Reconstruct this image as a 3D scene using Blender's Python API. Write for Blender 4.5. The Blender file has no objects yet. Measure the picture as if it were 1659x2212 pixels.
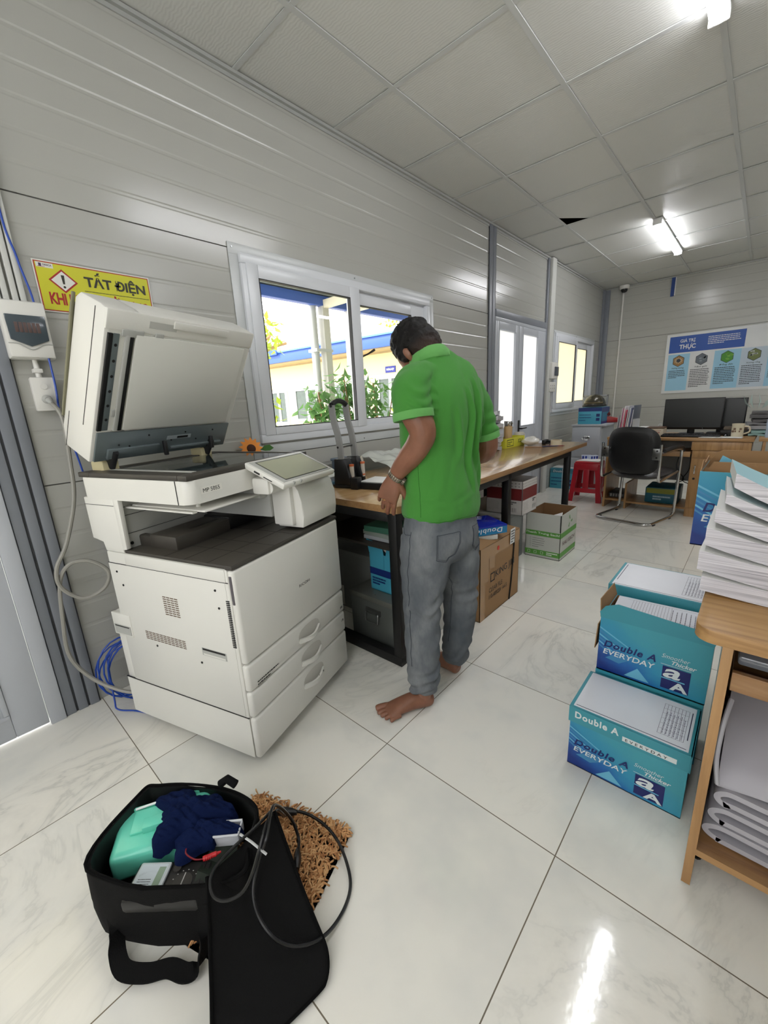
import bpy, bmesh, math, random
from mathutils import Vector, Matrix, noise
from mathutils.bvhtree import BVHTree
random.seed(7)
PI=math.pi; D=math.radians
SC=bpy.context.scene; COL=SC.collection
I4=Matrix.Identity(4)
def T(x,y,z): return Matrix.Translation((x,y,z))
def Rz(a): return Matrix.Rotation(D(a),4,'Z')
def Rx(a): return Matrix.Rotation(D(a),4,'X')
def Ry(a): return Matrix.Rotation(D(a),4,'Y')
def frame(o,ux,uy):
    """local x->ux, local y->uy, z->normal"""
    ux=Vector(ux).normalized();uy=Vector(uy).normalized();n=ux.cross(uy)
    m=Matrix((ux,uy,n)).transposed().to_4x4();m.translation=Vector(o);return m
def lin(c): return c/12.92 if c<=.04045 else ((c+.055)/1.055)**2.4
def rgb(r,g,b): return (lin(r/255),lin(g/255),lin(b/255),1)
# ------------------------------------------------------------ materials
class N:
    def __init__(s,name):
        s.m=bpy.data.materials.new(name);s.m.use_nodes=True;s.t=s.m.node_tree;s.t.nodes.clear()
        s.out=s.n('ShaderNodeOutputMaterial')
    def n(s,k,**kw):
        x=s.t.nodes.new(k)
        for a,b in kw.items():
            if a.startswith('i_'):
                k2=a[2:].replace('_',' ');x.inputs[k2].default_value=b
            else: setattr(x,a,b)
        return x
    def l(s,a,b): s.t.links.new(a,b)
    def math(s,op,a,b=None,c=None):
        x=s.n('ShaderNodeMath',operation=op)
        for i,v in enumerate((a,b,c)):
            if v is None: continue
            if isinstance(v,(int,float)): x.inputs[i].default_value=v
            else: s.l(v,x.inputs[i])
        return x.outputs[0]
    def mix(s,f,a,b):
        x=s.n('ShaderNodeMix',data_type='RGBA')
        if isinstance(f,(int,float)): x.inputs[0].default_value=f
        else: s.l(f,x.inputs[0])
        for v,i in ((a,6),(b,7)):
            if isinstance(v,tuple): x.inputs[i].default_value=v
            else: s.l(v,x.inputs[i])
        return x.outputs[2]
    def noise(s,scale,detail=3,co=None,rough=.5,dist=0):
        x=s.n('ShaderNodeTexNoise');x.inputs['Scale'].default_value=scale;x.inputs['Detail'].default_value=detail
        x.inputs['Roughness'].default_value=rough;x.inputs['Distortion'].default_value=dist
        if co is not None: s.l(co,x.inputs['Vector'])
        return x.outputs['Fac']
    def ramp(s,f,stops):
        x=s.n('ShaderNodeValToRGB');s.l(f,x.inputs[0]);e=x.color_ramp.elements
        while len(e)<len(stops): e.new(.5)
        for q,(p,c) in zip(e,stops): q.position=p;q.color=c
        return x.outputs[0]
    def bsdf(s,col=None,rough=.5,metal=0,spec=.5,bump=None,bd=.001,bs=1,**kw):
        b=s.n('ShaderNodeBsdfPrincipled')
        if col is not None:
            if isinstance(col,tuple): b.inputs['Base Color'].default_value=col
            else: s.l(col,b.inputs['Base Color'])
        if isinstance(rough,(int,float)): b.inputs['Roughness'].default_value=rough
        else: s.l(rough,b.inputs['Roughness'])
        b.inputs['Metallic'].default_value=metal;b.inputs['Specular IOR Level'].default_value=spec
        for k,v in kw.items(): b.inputs[k.replace('_',' ')].default_value=v
        if bump is not None:
            u=s.n('ShaderNodeBump');u.inputs['Distance'].default_value=bd;u.inputs['Strength'].default_value=bs
            s.l(bump,u.inputs['Height']);s.l(u.outputs[0],b.inputs['Normal'])
        s.l(b.outputs[0],s.out.inputs[0]);return b
    def obj(s): return s.n('ShaderNodeTexCoord').outputs['Object']
    def gen(s): return s.n('ShaderNodeTexCoord').outputs['Generated']
def scaled(nd,co,sx,sy,sz,rot=(0,0,0)):
    x=nd.n('ShaderNodeMapping');nd.l(co,x.inputs[0]);x.inputs['Scale'].default_value=(sx,sy,sz);x.inputs['Rotation'].default_value=rot
    return x.outputs[0]
MC={}
def P(r,g,b,rough=.5,metal=0,spec=.5,var=.06,nb=0,ns=40,**kw):
    """plain coloured procedural material with faint mottling and optional fine bump"""
    key=(r,g,b,rough,metal,spec,var,nb,ns,tuple(kw.items()))
    if key in MC: return MC[key]
    nd=N('mat_%d_%d_%d'%(r,g,b));co=nd.obj();f=nd.noise(6,3,co)
    c=rgb(r,g,b);k1=tuple(min(1,v*(1-var)) for v in c[:3])+(1,);k2=tuple(min(1,v*(1+var)) for v in c[:3])+(1,)
    col=nd.mix(f,k1,k2)
    bump=nd.noise(ns,2,co) if nb else None
    nd.bsdf(col,rough,metal,spec,bump,nb or .001,**kw);MC[key]=nd.m;return nd.m
def mat_wood(name,c1,c2,c3,ax='y',rough=.35,sc=1,spec=.5,coat=0):
    nd=N(name);co=nd.obj();s={'x':(1.2,14,14),'y':(14,1.2,14),'z':(14,14,1.2)}[ax]
    a=nd.noise(1.6*sc,5,scaled(nd,co,*s),.6,.6);b=nd.noise(9*sc,4,scaled(nd,co,*s),.7)
    c=nd.ramp(a,[(.3,c1),(.5,c2),(.72,c3)]);c=nd.mix(nd.math('MULTIPLY',b,.35),c,c1)
    nd.bsdf(c,rough,0,spec,b,.0003,Coat_Weight=coat,Coat_Roughness=.06);return nd.m
def mat_emit(name,col,st):
    nd=N(name);e=nd.n('ShaderNodeEmission');e.inputs[0].default_value=col;e.inputs[1].default_value=st;nd.l(e.outputs[0],nd.out.inputs[0]);return nd.m
def mat_glass(name,tint=(1,1,1,1),f=.06,rough=0):
    nd=N(name);t=nd.n('ShaderNodeBsdfTransparent');t.inputs[0].default_value=tint
    g=nd.n('ShaderNodeBsdfGlossy');g.inputs['Roughness'].default_value=rough
    fr=nd.n('ShaderNodeFresnel');fr.inputs[0].default_value=1.45
    bk=nd.n('ShaderNodeNewGeometry').outputs['Backfacing'];ff=nd.math('MULTIPLY',fr.outputs[0],nd.math('SUBTRACT',1,bk))
    m=nd.n('ShaderNodeMixShader');nd.l(ff,m.inputs[0]);nd.l(t.outputs[0],m.inputs[1]);nd.l(g.outputs[0],m.inputs[2])
    nd.l(m.outputs[0],nd.out.inputs[0]);return nd.m
def mat_frost(name,col,k=.9):
    nd=N(name);t=nd.n('ShaderNodeBsdfTranslucent');t.inputs[0].default_value=col
    g=nd.n('ShaderNodeBsdfPrincipled');g.inputs['Base Color'].default_value=(.7,.7,.7,1);g.inputs['Roughness'].default_value=.25
    m=nd.n('ShaderNodeMixShader');m.inputs[0].default_value=k;nd.l(g.outputs[0],m.inputs[1]);nd.l(t.outputs[0],m.inputs[2])
    nd.l(m.outputs[0],nd.out.inputs[0]);return nd.m
def mat_film(name,tint,a=.5,rough=.15):
    nd=N(name);t=nd.n('ShaderNodeBsdfTransparent');t.inputs[0].default_value=tint
    g=nd.n('ShaderNodeBsdfPrincipled');g.inputs['Base Color'].default_value=tint;g.inputs['Roughness'].default_value=rough
    u=nd.n('ShaderNodeBump');u.inputs['Distance'].default_value=.004;nd.l(nd.noise(30,4,nd.obj()),u.inputs['Height']);nd.l(u.outputs[0],g.inputs['Normal'])
    m=nd.n('ShaderNodeMixShader');m.inputs[0].default_value=a;nd.l(t.outputs[0],m.inputs[1]);nd.l(g.outputs[0],m.inputs[2])
    nd.l(m.outputs[0],nd.out.inputs[0]);return nd.m
# ------------------------------------------------------------ text cache
TX={}
def text_geo(s,bold=0,shear=0,sp=1.0):
    k=(s,bold,shear,sp)
    if k in TX: return TX[k]
    cu=bpy.data.curves.new('t','FONT');cu.body=s;cu.offset=bold;cu.shear=shear;cu.space_character=sp;cu.resolution_u=3
    o=bpy.data.objects.new('t',cu);COL.objects.link(o)
    dg=bpy.context.evaluated_depsgraph_get();me=bpy.data.meshes.new_from_object(o.evaluated_get(dg))
    v=[(a.co.x,a.co.y) for a in me.vertices];f=[tuple(p.vertices) for p in me.polygons]
    x0=min(a[0] for a in v);x1=max(a[0] for a in v);y0=min(a[1] for a in v);y1=max(a[1] for a in v)
    v=[((a-x0)/(x1-x0),(b-y0)/(y1-y0)) for a,b in v]
    bpy.data.objects.remove(o);bpy.data.curves.remove(cu);bpy.data.meshes.remove(me)
    TX[k]=(v,f);return TX[k]
# ------------------------------------------------------------ mesh builder
def crom(pts,n=6,closed=False):
    P_=[Vector(p) for p in pts];out=[];L=len(P_)
    rng=range(L) if closed else range(L-1)
    for i in rng:
        a=P_[(i-1)%L] if (closed or i>0) else P_[0];b=P_[i];c=P_[(i+1)%L];d=P_[(i+2)%L] if (closed or i<L-2) else P_[-1]
        for k in range(n):
            t=k/n;out.append(.5*((2*b)+(c-a)*t+(2*a-5*b+4*c-d)*t*t+(-a+3*b-3*c+d)*t**3))
    if not closed: out.append(P_[-1])
    return out
class MB:
    def __init__(s): s.bm=bmesh.new();s.M=I4.copy()
    def V(s,p): return s.bm.verts.new(s.M@Vector(p))
    def face(s,vs,mi=0):
        try: f=s.bm.faces.new(vs)
        except ValueError: return None
        f.material_index=mi;f.smooth=True;return f
    def quad(s,a,b,c,d,mi=0): return s.face([s.V(a),s.V(b),s.V(c),s.V(d)],mi)
    def box(s,x0,x1,y0,y1,z0,z1,mi=0,bev=0,seg=2,edges=None):
        v=[s.V((x,y,z)) for z in (z0,z1) for y in (y0,y1) for x in (x0,x1)]
        fs=[s.face([v[i] for i in q],mi) for q in ((0,2,3,1),(4,5,7,6),(0,1,5,4),(2,6,7,3),(0,4,6,2),(1,3,7,5))]
        if bev:
            es={e for f in fs for e in f.edges}
            if edges=='z': es=[e for e in es if {v.index(e.verts[0])//4,v.index(e.verts[1])//4}=={0,1}]
            r=bmesh.ops.bevel(s.bm,geom=list(es),offset=bev,segments=seg,profile=.5,affect='EDGES',clamp_overlap=True)
            for f in r['faces']: f.smooth=True;f.material_index=mi
        return s
    def cyl(s,p0,p1,r0,r1=None,n=16,mi=0,cap=True):
        return s.tube([p0,p1],[r0,r0 if r1 is None else r1],n,mi,cap=cap)
    def tube(s,pts,r,n=8,mi=0,closed=False,cap=True,sq=None,up=None):
        P_=[Vector(p) for p in pts];L=len(P_);R=r if isinstance(r,(list,tuple)) else [r]*L
        rings=[];prev=None
        for i,p in enumerate(P_):
            if closed: t=P_[(i+1)%L]-P_[i-1]
            else: t=P_[min(i+1,L-1)]-P_[max(i-1,0)]
            if t.length<1e-9: t=Vector((0,0,1))
            t.normalize()
            if prev is None:
                a=Vector(up) if up else (Vector((0,0,1)) if abs(t.z)<.9 else Vector((1,0,0)))
                u=(a-t*a.dot(t)).normalized()
            else: u=(prev-t*prev.dot(t)).normalized()
            prev=u;w=t.cross(u);rr=R[i];q=sq or (1,1)
            if isinstance(rr,(tuple,list)): q=(rr[0],rr[1]);rr=1
            rings.append([s.V(p+u*math.cos(2*PI*k/n)*rr*q[0]+w*math.sin(2*PI*k/n)*rr*q[1]) for k in range(n)])
        for i in range(L if closed else L-1):
            a=rings[i];b=rings[(i+1)%L]
            for k in range(n): s.face([a[k],a[(k+1)%n],b[(k+1)%n],b[k]],mi)
        if not closed and cap: s.face(rings[0][::-1],mi);s.face(rings[-1],mi)
        return s
    def ribbon(s,pts,wid,wd,th=.002,mi=0):
        """flat strap following pts; wid vector list or single = width direction"""
        P_=[Vector(p) for p in pts];R=[]
        for i,p in enumerate(P_):
            t=(P_[min(i+1,len(P_)-1)]-P_[max(i-1,0)]).normalized();w=Vector(wd[i] if isinstance(wd,list) else wd);w=(w-t*w.dot(t)).normalized();nn=t.cross(w)
            R.append([s.V(p+w*a*wid/2+nn*b*th/2) for a,b in ((-1,-1),(1,-1),(1,1),(-1,1))])
        for a,b in zip(R,R[1:]):
            for k in range(4): s.face([a[k],a[(k+1)%4],b[(k+1)%4],b[k]],mi)
        s.face(R[0][::-1],mi);s.face(R[-1],mi);return s
    def prism(s,poly,h0,h1,mi=0,ax='z',bev=0):
        """poly 2d; extruded along axis"""
        def pt(a,b,h): return {'z':(a,b,h),'y':(a,h,b),'x':(h,a,b)}[ax]
        A=[s.V(pt(a,b,h0)) for a,b in poly];B=[s.V(pt(a,b,h1)) for a,b in poly];n=len(poly)
        fs=[s.face(A[::-1],mi),s.face(B,mi)]+[s.face([A[i],A[(i+1)%n],B[(i+1)%n],B[i]],mi) for i in range(n)]
        if bev:
            es={e for f in fs if f for e in f.edges};r=bmesh.ops.bevel(s.bm,geom=list(es),offset=bev,segments=2,profile=.5,affect='EDGES',clamp_overlap=True)
            for f in r['faces']: f.smooth=True;f.material_index=mi
        return s
    def lathe(s,prof,n=24,c=(0,0,0),mi=0,ax='z'):
        rings=[]
        for r,z in prof:
            ring=[]
            for k in range(n):
                a=2*PI*k/n;x,y=r*math.cos(a),r*math.sin(a)
                p={'z':(x,y,z),'x':(z,x,y),'y':(x,z,y)}[ax];ring.append(s.V(Vector(c)+Vector(p)))
            rings.append(ring)
        for a,b in zip(rings,rings[1:]):
            for k in range(n): s.face([a[k],a[(k+1)%n],b[(k+1)%n],b[k]],mi)
        if prof[0][0]>1e-4: s.face(rings[0][::-1],mi)
        if prof[-1][0]>1e-4: s.face(rings[-1],mi)
        return s
    def grid(s,fn,nu,nv,mi=0,th=0):
        """fn(u,v)->point, u,v in 0..1"""
        G=[[s.V(fn(i/nu,j/nv)) for j in range(nv+1)] for i in range(nu+1)]
        for i in range(nu):
            for j in range(nv): s.face([G[i][j],G[i+1][j],G[i+1][j+1],G[i][j+1]],mi)
        if th:
            H=[[s.V(Vector(fn(i/nu,j/nv))+Vector((0,0,-th))) for j in range(nv+1)] for i in range(nu+1)]
            for i in range(nu):
                for j in range(nv): s.face([H[i][j],H[i][j+1],H[i+1][j+1],H[i+1][j]],mi)
            for i in range(nu):
                s.face([G[i][0],H[i][0],H[i+1][0],G[i+1][0]],mi);s.face([G[i][nv],G[i+1][nv],H[i+1][nv],H[i][nv]],mi)
            for j in range(nv):
                s.face([G[0][j],G[0][j+1],H[0][j+1],H[0][j]],mi);s.face([G[nu][j],H[nu][j],H[nu][j+1],G[nu][j+1]],mi)
        return s
    def text(s,st,F,w,h,mi=0,bold=0,shear=0,sp=1.0,off=.0004):
        """fit text in w x h at frame F (origin lower left)"""
        v,f=text_geo(st,bold,shear,sp);VV=[s.V(F@Vector((a*w,b*h,off))) for a,b in v]
        for q in f: 
            k=s.face([VV[i] for i in q],mi)
            if k: k.smooth=False
        return s
    def lines(s,F,w,h,rows,mi=0,fill=.9,tk=.45,off=.0004,last=.5,gap=True):
        """rows of illegible print: broken bars"""
        for r in range(rows):
            y=h-(r+.5)*h/rows;x=0;end=w*(fill+random.uniform(-.04,.04)) if r<rows-1 else w*last
            while x<end:
                l=random.uniform(.03,.1)*w if gap else end-x;l=min(l,end-x);t=h/rows*tk/2
                s.face([s.V(F@Vector(q)) for q in ((x,y-t,off),(x+l,y-t,off),(x+l,y+t,off),(x,y+t,off))],mi);x+=l+w*.014
        return s
    def rect(s,F,x0,x1,y0,y1,mi=0,off=.0003): return s.face([s.V(F@Vector(q)) for q in ((x0,y0,off),(x1,y0,off),(x1,y1,off),(x0,y1,off))],mi)
    def build(s,name,mats,parent=None,ang=35,loc=None,rot=None):
        bmesh.ops.recalc_face_normals(s.bm,faces=s.bm.faces) if getattr(s,'recalc',False) else None
        me=bpy.data.meshes.new(name);s.bm.to_mesh(me);s.bm.free()
        for m in (mats if isinstance(mats,(list,tuple)) else [mats]): me.materials.append(m)
        me.set_sharp_from_angle(angle=D(ang))
        o=bpy.data.objects.new(name,me);COL.objects.link(o)
        if parent is not None: o.parent=parent
        if loc: o.location=loc
        if rot: o.rotation_euler=rot
        return o
def tag(o,label=None,cat=None,group=None,kind=None):
    if label:o['label']=label
    if cat:o['category']=cat
    if group:o['group']=group
    if kind:o['kind']=kind
    return o
def thing(name,label,cat,loc=(0,0,0),rz=0,group=None):
    o=bpy.data.objects.new(name,None);COL.objects.link(o);o.location=loc;o.rotation_euler=(0,0,D(rz));o.empty_display_size=.05
    return tag(o,label,cat,group)
def struct(o): o['kind']='structure';return o
def dup(root,loc,rz=None,label=None):
    r=root.copy();COL.objects.link(r);r.location=loc
    if rz is not None: r.rotation_euler=(0,0,D(rz))
    if label: r['label']=label
    for ch in list(root.children):
        c=ch.copy();COL.objects.link(c);c.parent=r
        for g in ch.children: d=g.copy();COL.objects.link(d);d.parent=c
    return r
def fbm(p,s): return noise.fractal(Vector(p)*s,1.0,2.0,3)
TUBE=26;SKY=3.0;SUNE=4.0;EXPOSURE=0.72
# ============================================================ materials of the place
EXPO=0.0
M_wall=None
def mk_wall():
    nd=N('coated_steel_panel');co=nd.obj();f=nd.noise(1.3,3,co)
    c=nd.mix(f,rgb(172,172,165),rgb(176,176,169));r=.22
    nd.bsdf(c,r,0,.6,nd.noise(180,1,co),.0001);return nd.m
M_wall=mk_wall()
M_joint=P(95,95,90,.6)
M_pvc=P(214,217,221,.28,var=.02)
M_pvcg=P(186,190,196,.32,var=.03)
M_grey=P(126,130,137,.38,var=.06,nb=.0004,ns=8)
M_greyd=P(60,62,66,.6)
M_gask=P(18,18,18,.6)
M_white=P(222,222,218,.35,var=.03)
M_trunk=P(205,206,200,.4,var=.03)
M_blk=P(14,14,14,.45)
M_blkm=P(9,9,10,.45,nb=.0002,ns=90)
M_chrome=P(200,200,200,.12,1)
M_steel=P(150,152,152,.3,1)
def mk_ceil():
    nd=N('vinyl_ceiling_tile');co=nd.obj()
    w=nd.n('ShaderNodeTexWave',wave_type='BANDS',bands_direction='Y');nd.l(scaled(nd,co,1,1,1),w.inputs['Vector'])
    w.inputs['Scale'].default_value=22;w.inputs['Distortion'].default_value=3.5;w.inputs['Detail'].default_value=0;w.inputs['Detail Scale'].default_value=1.6
    c=nd.mix(nd.noise(.9,2,co),rgb(206,207,202),rgb(214,214,210))
    nd.bsdf(c,.42,0,.4,w.outputs['Fac'],.0012,.35);return nd.m
M_ceil=mk_ceil()
M_tbar=P(196,198,196,.4,var=.02)
def mk_floor():
    nd=N('polished_marble_tile');co=nd.obj();sp=nd.n('ShaderNodeSeparateXYZ');nd.l(co,sp.inputs[0])
    def ln(o,off):
        a=nd.math('FRACT',nd.math('DIVIDE',nd.math('SUBTRACT',o,off-60),.6));a=nd.math('ABSOLUTE',nd.math('SUBTRACT',a,.5))
        return nd.math('GREATER_THAN',a,.5-.0024)
    g=nd.math('MAXIMUM',ln(sp.outputs[0],1.149),ln(sp.outputs[1],.8843))
    # per tile offset so the veins break at the joints
    fx=nd.math('FLOOR',nd.math('DIVIDE',nd.math('SUBTRACT',sp.outputs[0],1.149),.6));fy=nd.math('FLOOR',nd.math('DIVIDE',nd.math('SUBTRACT',sp.outputs[1],.8843),.6))
    cb=nd.n('ShaderNodeCombineXYZ');nd.l(nd.math('MULTIPLY',fx,3.71),cb.inputs[0]);nd.l(nd.math('MULTIPLY',fy,5.13),cb.inputs[1]);nd.l(nd.math('MULTIPLY',fy,2.3),cb.inputs[2])
    ad=nd.n('ShaderNodeVectorMath',operation='ADD');nd.l(co,ad.inputs[0]);nd.l(cb.outputs[0],ad.inputs[1])
    v=nd.noise(1.3,6,scaled(nd,ad.outputs[0],1.6,.7,1,(0,0,.6)),.62,1.4)
    vein=nd.math('ABSOLUTE',nd.math('SUBTRACT',v,.5))
    vein=nd.ramp(vein,[(0,(1,1,1,1)),(.012,(.35,.35,.35,1)),(.05,(0,0,0,1))])
    cloud=nd.noise(2.2,4,ad.outputs[0],.6)
    base=nd.ramp(cloud,[(.3,rgb(216,216,210)),(.5,rgb(232,230,221)),(.75,rgb(236,232,221))])
    msk=nd.ramp(nd.noise(1.1,2,ad.outputs[0]),[(.45,(0,0,0,1)),(.65,(1,1,1,1))])
    vm=nd.n('ShaderNodeMix',data_type='RGBA',blend_type='MULTIPLY');vm.inputs[0].default_value=1;nd.l(vein,vm.inputs[6]);nd.l(msk,vm.inputs[7])
    base=nd.mix(nd.math('MULTIPLY',vm.outputs[2],.35),base,rgb(150,152,146))
    grout=nd.mix(nd.noise(1.2,2,co),rgb(92,90,82),rgb(122,106,82))
    c=nd.mix(g,base,grout)
    r=nd.mix(g,(.085,.085,.085,1),(.6,.6,.6,1))
    bmp=nd.math('ADD',nd.math('MULTIPLY',nd.noise(70,2,co),.5),nd.math('MULTIPLY',nd.noise(9,2,co),1.0))
    nd.bsdf(c,r,0,.5,bmp,.0004,.5);return nd.m
M_floor=mk_floor()
M_glass=mat_glass('window_glass',(.96,.96,.95,1))
M_frost=mat_frost('frosted_pane',(.88,.89,.93,1))
M_frostw=mat_frost('frosted_pane_warm_light',(.82,.80,.70,1))  # cream tint stands in for the warm light coming from behind the glass
# ============================================================ floor / walls / ceiling
YB=7.38;HC=2.69;XR=4.6;YF=-1.7
b=MB();b.box(-.05,XR,YF,YB+.05,-.05,0);struct(b.build('floor',M_floor))
def prof(z0,z1):
    out=[(z0,0)];k=0
    while True:
        z=.055+.1*k;k+=1
        if z>z1-.01: break
        if z<z0+.01: continue
        if abs(z-1.955)<.001 or abs(z-.955)<.001: out+=[(z-.0025,0),(z-.0022,-.006),(z+.0022,-.006),(z+.0025,0)]
        else: out+=[(z-.012,0),(z-.006,-.0014),(z+.002,-.0014),(z+.008,0)]
    out.append((z1,0));return out
def ribbed(b,a0,a1,z0,z1,fn):
    p=prof(z0,z1)
    for (za,xa),(zb,xb) in zip(p,p[1:]):
        mi=1 if (xa==-.006 and xb==-.006) else 0
        f=b.quad(fn(a0,za,xa),fn(a1,za,xa),fn(a1,zb,xb),fn(a0,zb,xb),mi);f.smooth=False
SEG=[(YF,-.93,0,HC),(-.93,.15,2.12,HC),(.15,1.26,0,HC),(1.26,2.78,0,1.03),(1.26,2.78,1.93,HC),(2.78,3.80,0,HC),(3.80,5.12,2.0,HC),(5.12,5.45,0,HC),(5.45,6.95,0,.995),(5.45,6.95,1.92,HC),(6.95,YB,0,HC)]
b=MB()
for y0,y1,z0,z1 in SEG:
    ribbed(b,y0,y1,z0,z1,lambda a,z,x:(x,a,z));b.box(-.06,-.008,y0,y1,z0,z1)
struct(b.build('wall_left',[M_wall,M_joint]))
b=MB();ribbed(b,XR,0,0,HC,lambda a,z,x:(a,YB-x,z));b.box(-.06,XR,YB+.008,YB+.06,0,HC);struct(b.build('wall_back',[M_wall,M_joint]))
b=MB();ribbed(b,YB,YF,0,HC,lambda a,z,x:(XR-x,a,z));b.box(XR+.008,XR+.06,YF,YB,0,HC);struct(b.build('wall_right',[M_wall,M_joint]))
b=MB()
for x0,x1,z0,z1 in ((0,.45,0,HC),(.45,3.25,0,.85),(.45,3.25,2.15,HC),(3.25,XR,0,HC)):
    ribbed(b,x0,x1,z0,z1,lambda a,z,x:(a,YF+x,z));b.box(x0 if x0 else -.06,x1,YF-.06,YF-.008,z0,z1)
struct(b.build('wall_front',[M_wall,M_joint]))
# ceiling : lay-in tiles, T bars
xs=[0,.4428]+[.4428+.61*k for k in range(1,8)];xs=[x for x in xs if x<XR]+[XR]
ys=[YF]+[1.316+.61*k for k in range(-6,10)];ys=[y for y in ys if YF<=y<YB]+[YB]
b=MB()
for i in range(len(xs)-1):
    for j in range(len(ys)-1):
        x0,x1,y0,y1=xs[i],xs[i+1],ys[j],ys[j+1];h=HC+.004
        z=[h+random.uniform(0,.003) for _ in range(4)]
        if i==1 and abs(y1-4.366)<.01:
            # warped tile: its far left corner has broken away
            b.quad((x0,y0,z[0]),(x1,y0,z[1]),(x1,y1,z[2]),(x0+.20,y1,z[3]));b.face([b.V((x0,y0,z[0])),b.V((x0+.20,y1,z[3])),b.V((x0,y1-.22,z[3]))]);continue
        b.quad((x0,y0,z[0]),(x1,y0,z[1]),(x1,y1,z[2]),(x0,y1,z[3]))
    
b.box(-.06,XR+.06,YF-.06,YB+.06,HC+.10,HC+.14,1)
b.box(-.06,XR+.06,YF-.06,YF-.02,HC,HC+.1,1);b.box(-.06,XR+.06,YB+.02,YB+.06,HC,HC+.1,1);b.box(-.06,-.02,YF,YB,HC,HC+.1,1);b.box(XR+.02,XR+.06,YF,YB,HC,HC+.1,1)
o=struct(b.build('ceiling',[M_ceil,P(60,48,34,.8)]))
b=MB()
for x in xs[1:-1]: b.box(x-.012,x+.012,YF,YB,HC-.002,HC+.003)
for y in ys[1:-1]: b.box(0,XR,y-.012,y+.012,HC-.0012,HC+.0025)
struct(b.build('trim_1',M_tbar))
b=MB();b.box(0,.022,YF,YB,HC-.014,HC+.001);b.box(0,XR,YB-.022,YB,HC-.014,HC+.001);b.box(0,.006,YF,YB,HC-.03,HC-.014)
struct(b.build('trim_2',P(168,170,166,.4)))
# wall columns and corner strips
def chan(name,y0,y1,z0=0,z1=HC,fn=None,parts=3,m=None):
    b=MB();w=(y1-y0)/parts
    for k in range(parts):
        b.box(-.01,.016,y0+w*k+.004,y0+w*(k+1)-.004,z0,z1,0,.003)
    b.box(-.01,.008,y0,y1,z0,z1,1);return struct(b.build(name,[m or M_grey,M_greyd]))
chan('trim_3',.15,.275,parts=3)
chan('trim_4',3.745,3.87,parts=2)
b=MB();b.box(-.01,.022,3.87,5.14,1.945,2.01,0,.003);struct(b.build('trim_5',M_grey))
b=MB();b.box(-.01,.020,5.10,5.145,0,HC,0,.003);struct(b.build('trim_6',M_grey))
b=MB();b.box(0,.032,YB-.085,YB,0,HC-.014,0,.002);b.box(0,.085,YB-.032,YB,0,HC-.014,0,.002);struct(b.build('trim_7',M_grey))
# ============================================================ windows
def ring(b,x0,x1,y0,y1,z0,z1,w,mi=0,bev=.004,wb=None):
    wb=wb or w
    b.box(x0,x1,y0,y1,z1-w,z1,mi,bev);b.box(x0,x1,y0,y1,z0,z0+wb,mi,bev);b.box(x0,x1,y0,y0+w,z0+wb,z1-w,mi,bev);b.box(x0,x1,y1-w,y1,z0+wb,z1-w,mi,bev)
def window(nm,y0,y1,z0,z1,sash,pane,ty0,ty1,tz0,tz1):
    w=thing(nm,None,None,(0,0,0));w['kind']='structure'
    b=MB();ring(b,.002,.006,ty0,ty1,tz0,tz1,.05,0,.001)
    for (yy,zz) in ((ty0+.02,tz1-.02),(ty1-.02,tz1-.02),((ty0+ty1)/2,tz1-.02),((ty0+ty1)/2,tz0+.02),(ty0+.02,tz0+.02)): b.cyl((.006,yy,zz),(.009,yy,zz),.004,n=8,mi=1)
    b.build('flashing',[P(196,199,199,.3),M_steel],w)
    b=MB();ring(b,-.055,.022,y0,y1,z0,z1,.045);b.box(-.02,-.012,y0+.04,y1-.04,z0+.04,z0+.06);b.build('window_frame',M_pvc,w)
    for (a,c,g0,g1,h0,h1,x) in sash:
        b=MB()
        b.box(x-.014,x+.014,a,g0,z0+.04,z1-.04,0,.004);b.box(x-.014,x+.014,g1,c,z0+.04,z1-.04,0,.004)
        b.box(x-.014,x+.014,g0,g1,z0+.04,h0,0,.004);b.box(x-.014,x+.014,g0,g1,h1,z1-.04,0,.004)
        ring(b,x-.010,x+.0146,g0-.002,g1+.002,h0-.002,h1+.002,.0045,1,0)
        s=b.build('sash',[M_pvc,M_gask],w)
        b=MB();b.box(x-.003,x+.002,g0,g1,h0,h1);b.build('pane',pane,s)
    return w
w1=window('window_1',1.225,2.80,1.02,1.94,[(1.25,2.035,1.315,1.95,1.103,1.836,.014),(1.975,2.79,2.045,2.60,1.105,1.815,-.022)],M_glass,1.175,2.865,.957,1.98)
b=MB();b.box(-.008,-.002,2.022,2.042,1.44,1.55,0,.003);b.tube(crom([(-.004,2.03,1.49),(.02,2.035,1.50),(.05,2.06,1.515),(.072,2.10,1.54)],4),[.011,.009,.008,.007,.0065,.006,.006,.0055,.0055,.006,.0075,.008,.007][:13],8);b.build('handle',P(38,30,22,.35),w1)
w2=window('window_2',5.42,6.98,.985,1.935,[(5.45,6.22,5.52,6.155,1.095,1.836,.014),(6.16,6.95,6.285,6.75,1.105,1.81,-.022)],M_frostw,5.39,7.03,.945,1.965)
b=MB();b.cyl((-.008,6.245,1.42),(.008,6.245,1.42),.014,n=12);b.build('latch',M_blk,w2)
w3=thing('added_window_3',None,None);w3['kind']='structure'  # assumed window behind the camera, added to brighten the near floor and copier
b=MB()
for q in ((.42,3.28,2.11,2.17),(.42,3.28,.83,.89)): b.box(q[0],q[1],YF-.05,YF+.02,q[2],q[3],0,.004)
for x in (.42,1.36,2.30,3.22): b.box(x,x+.06,YF-.045,YF+.018,.89,2.11,0,.004)
b.build('window_frame',M_pvc,w3)
for x in (.48,1.42,2.36):
    b=MB();b.box(x,x+.88,YF-.02,YF-.016,.89,2.11);b.build('pane',M_glass,w3)
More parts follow.
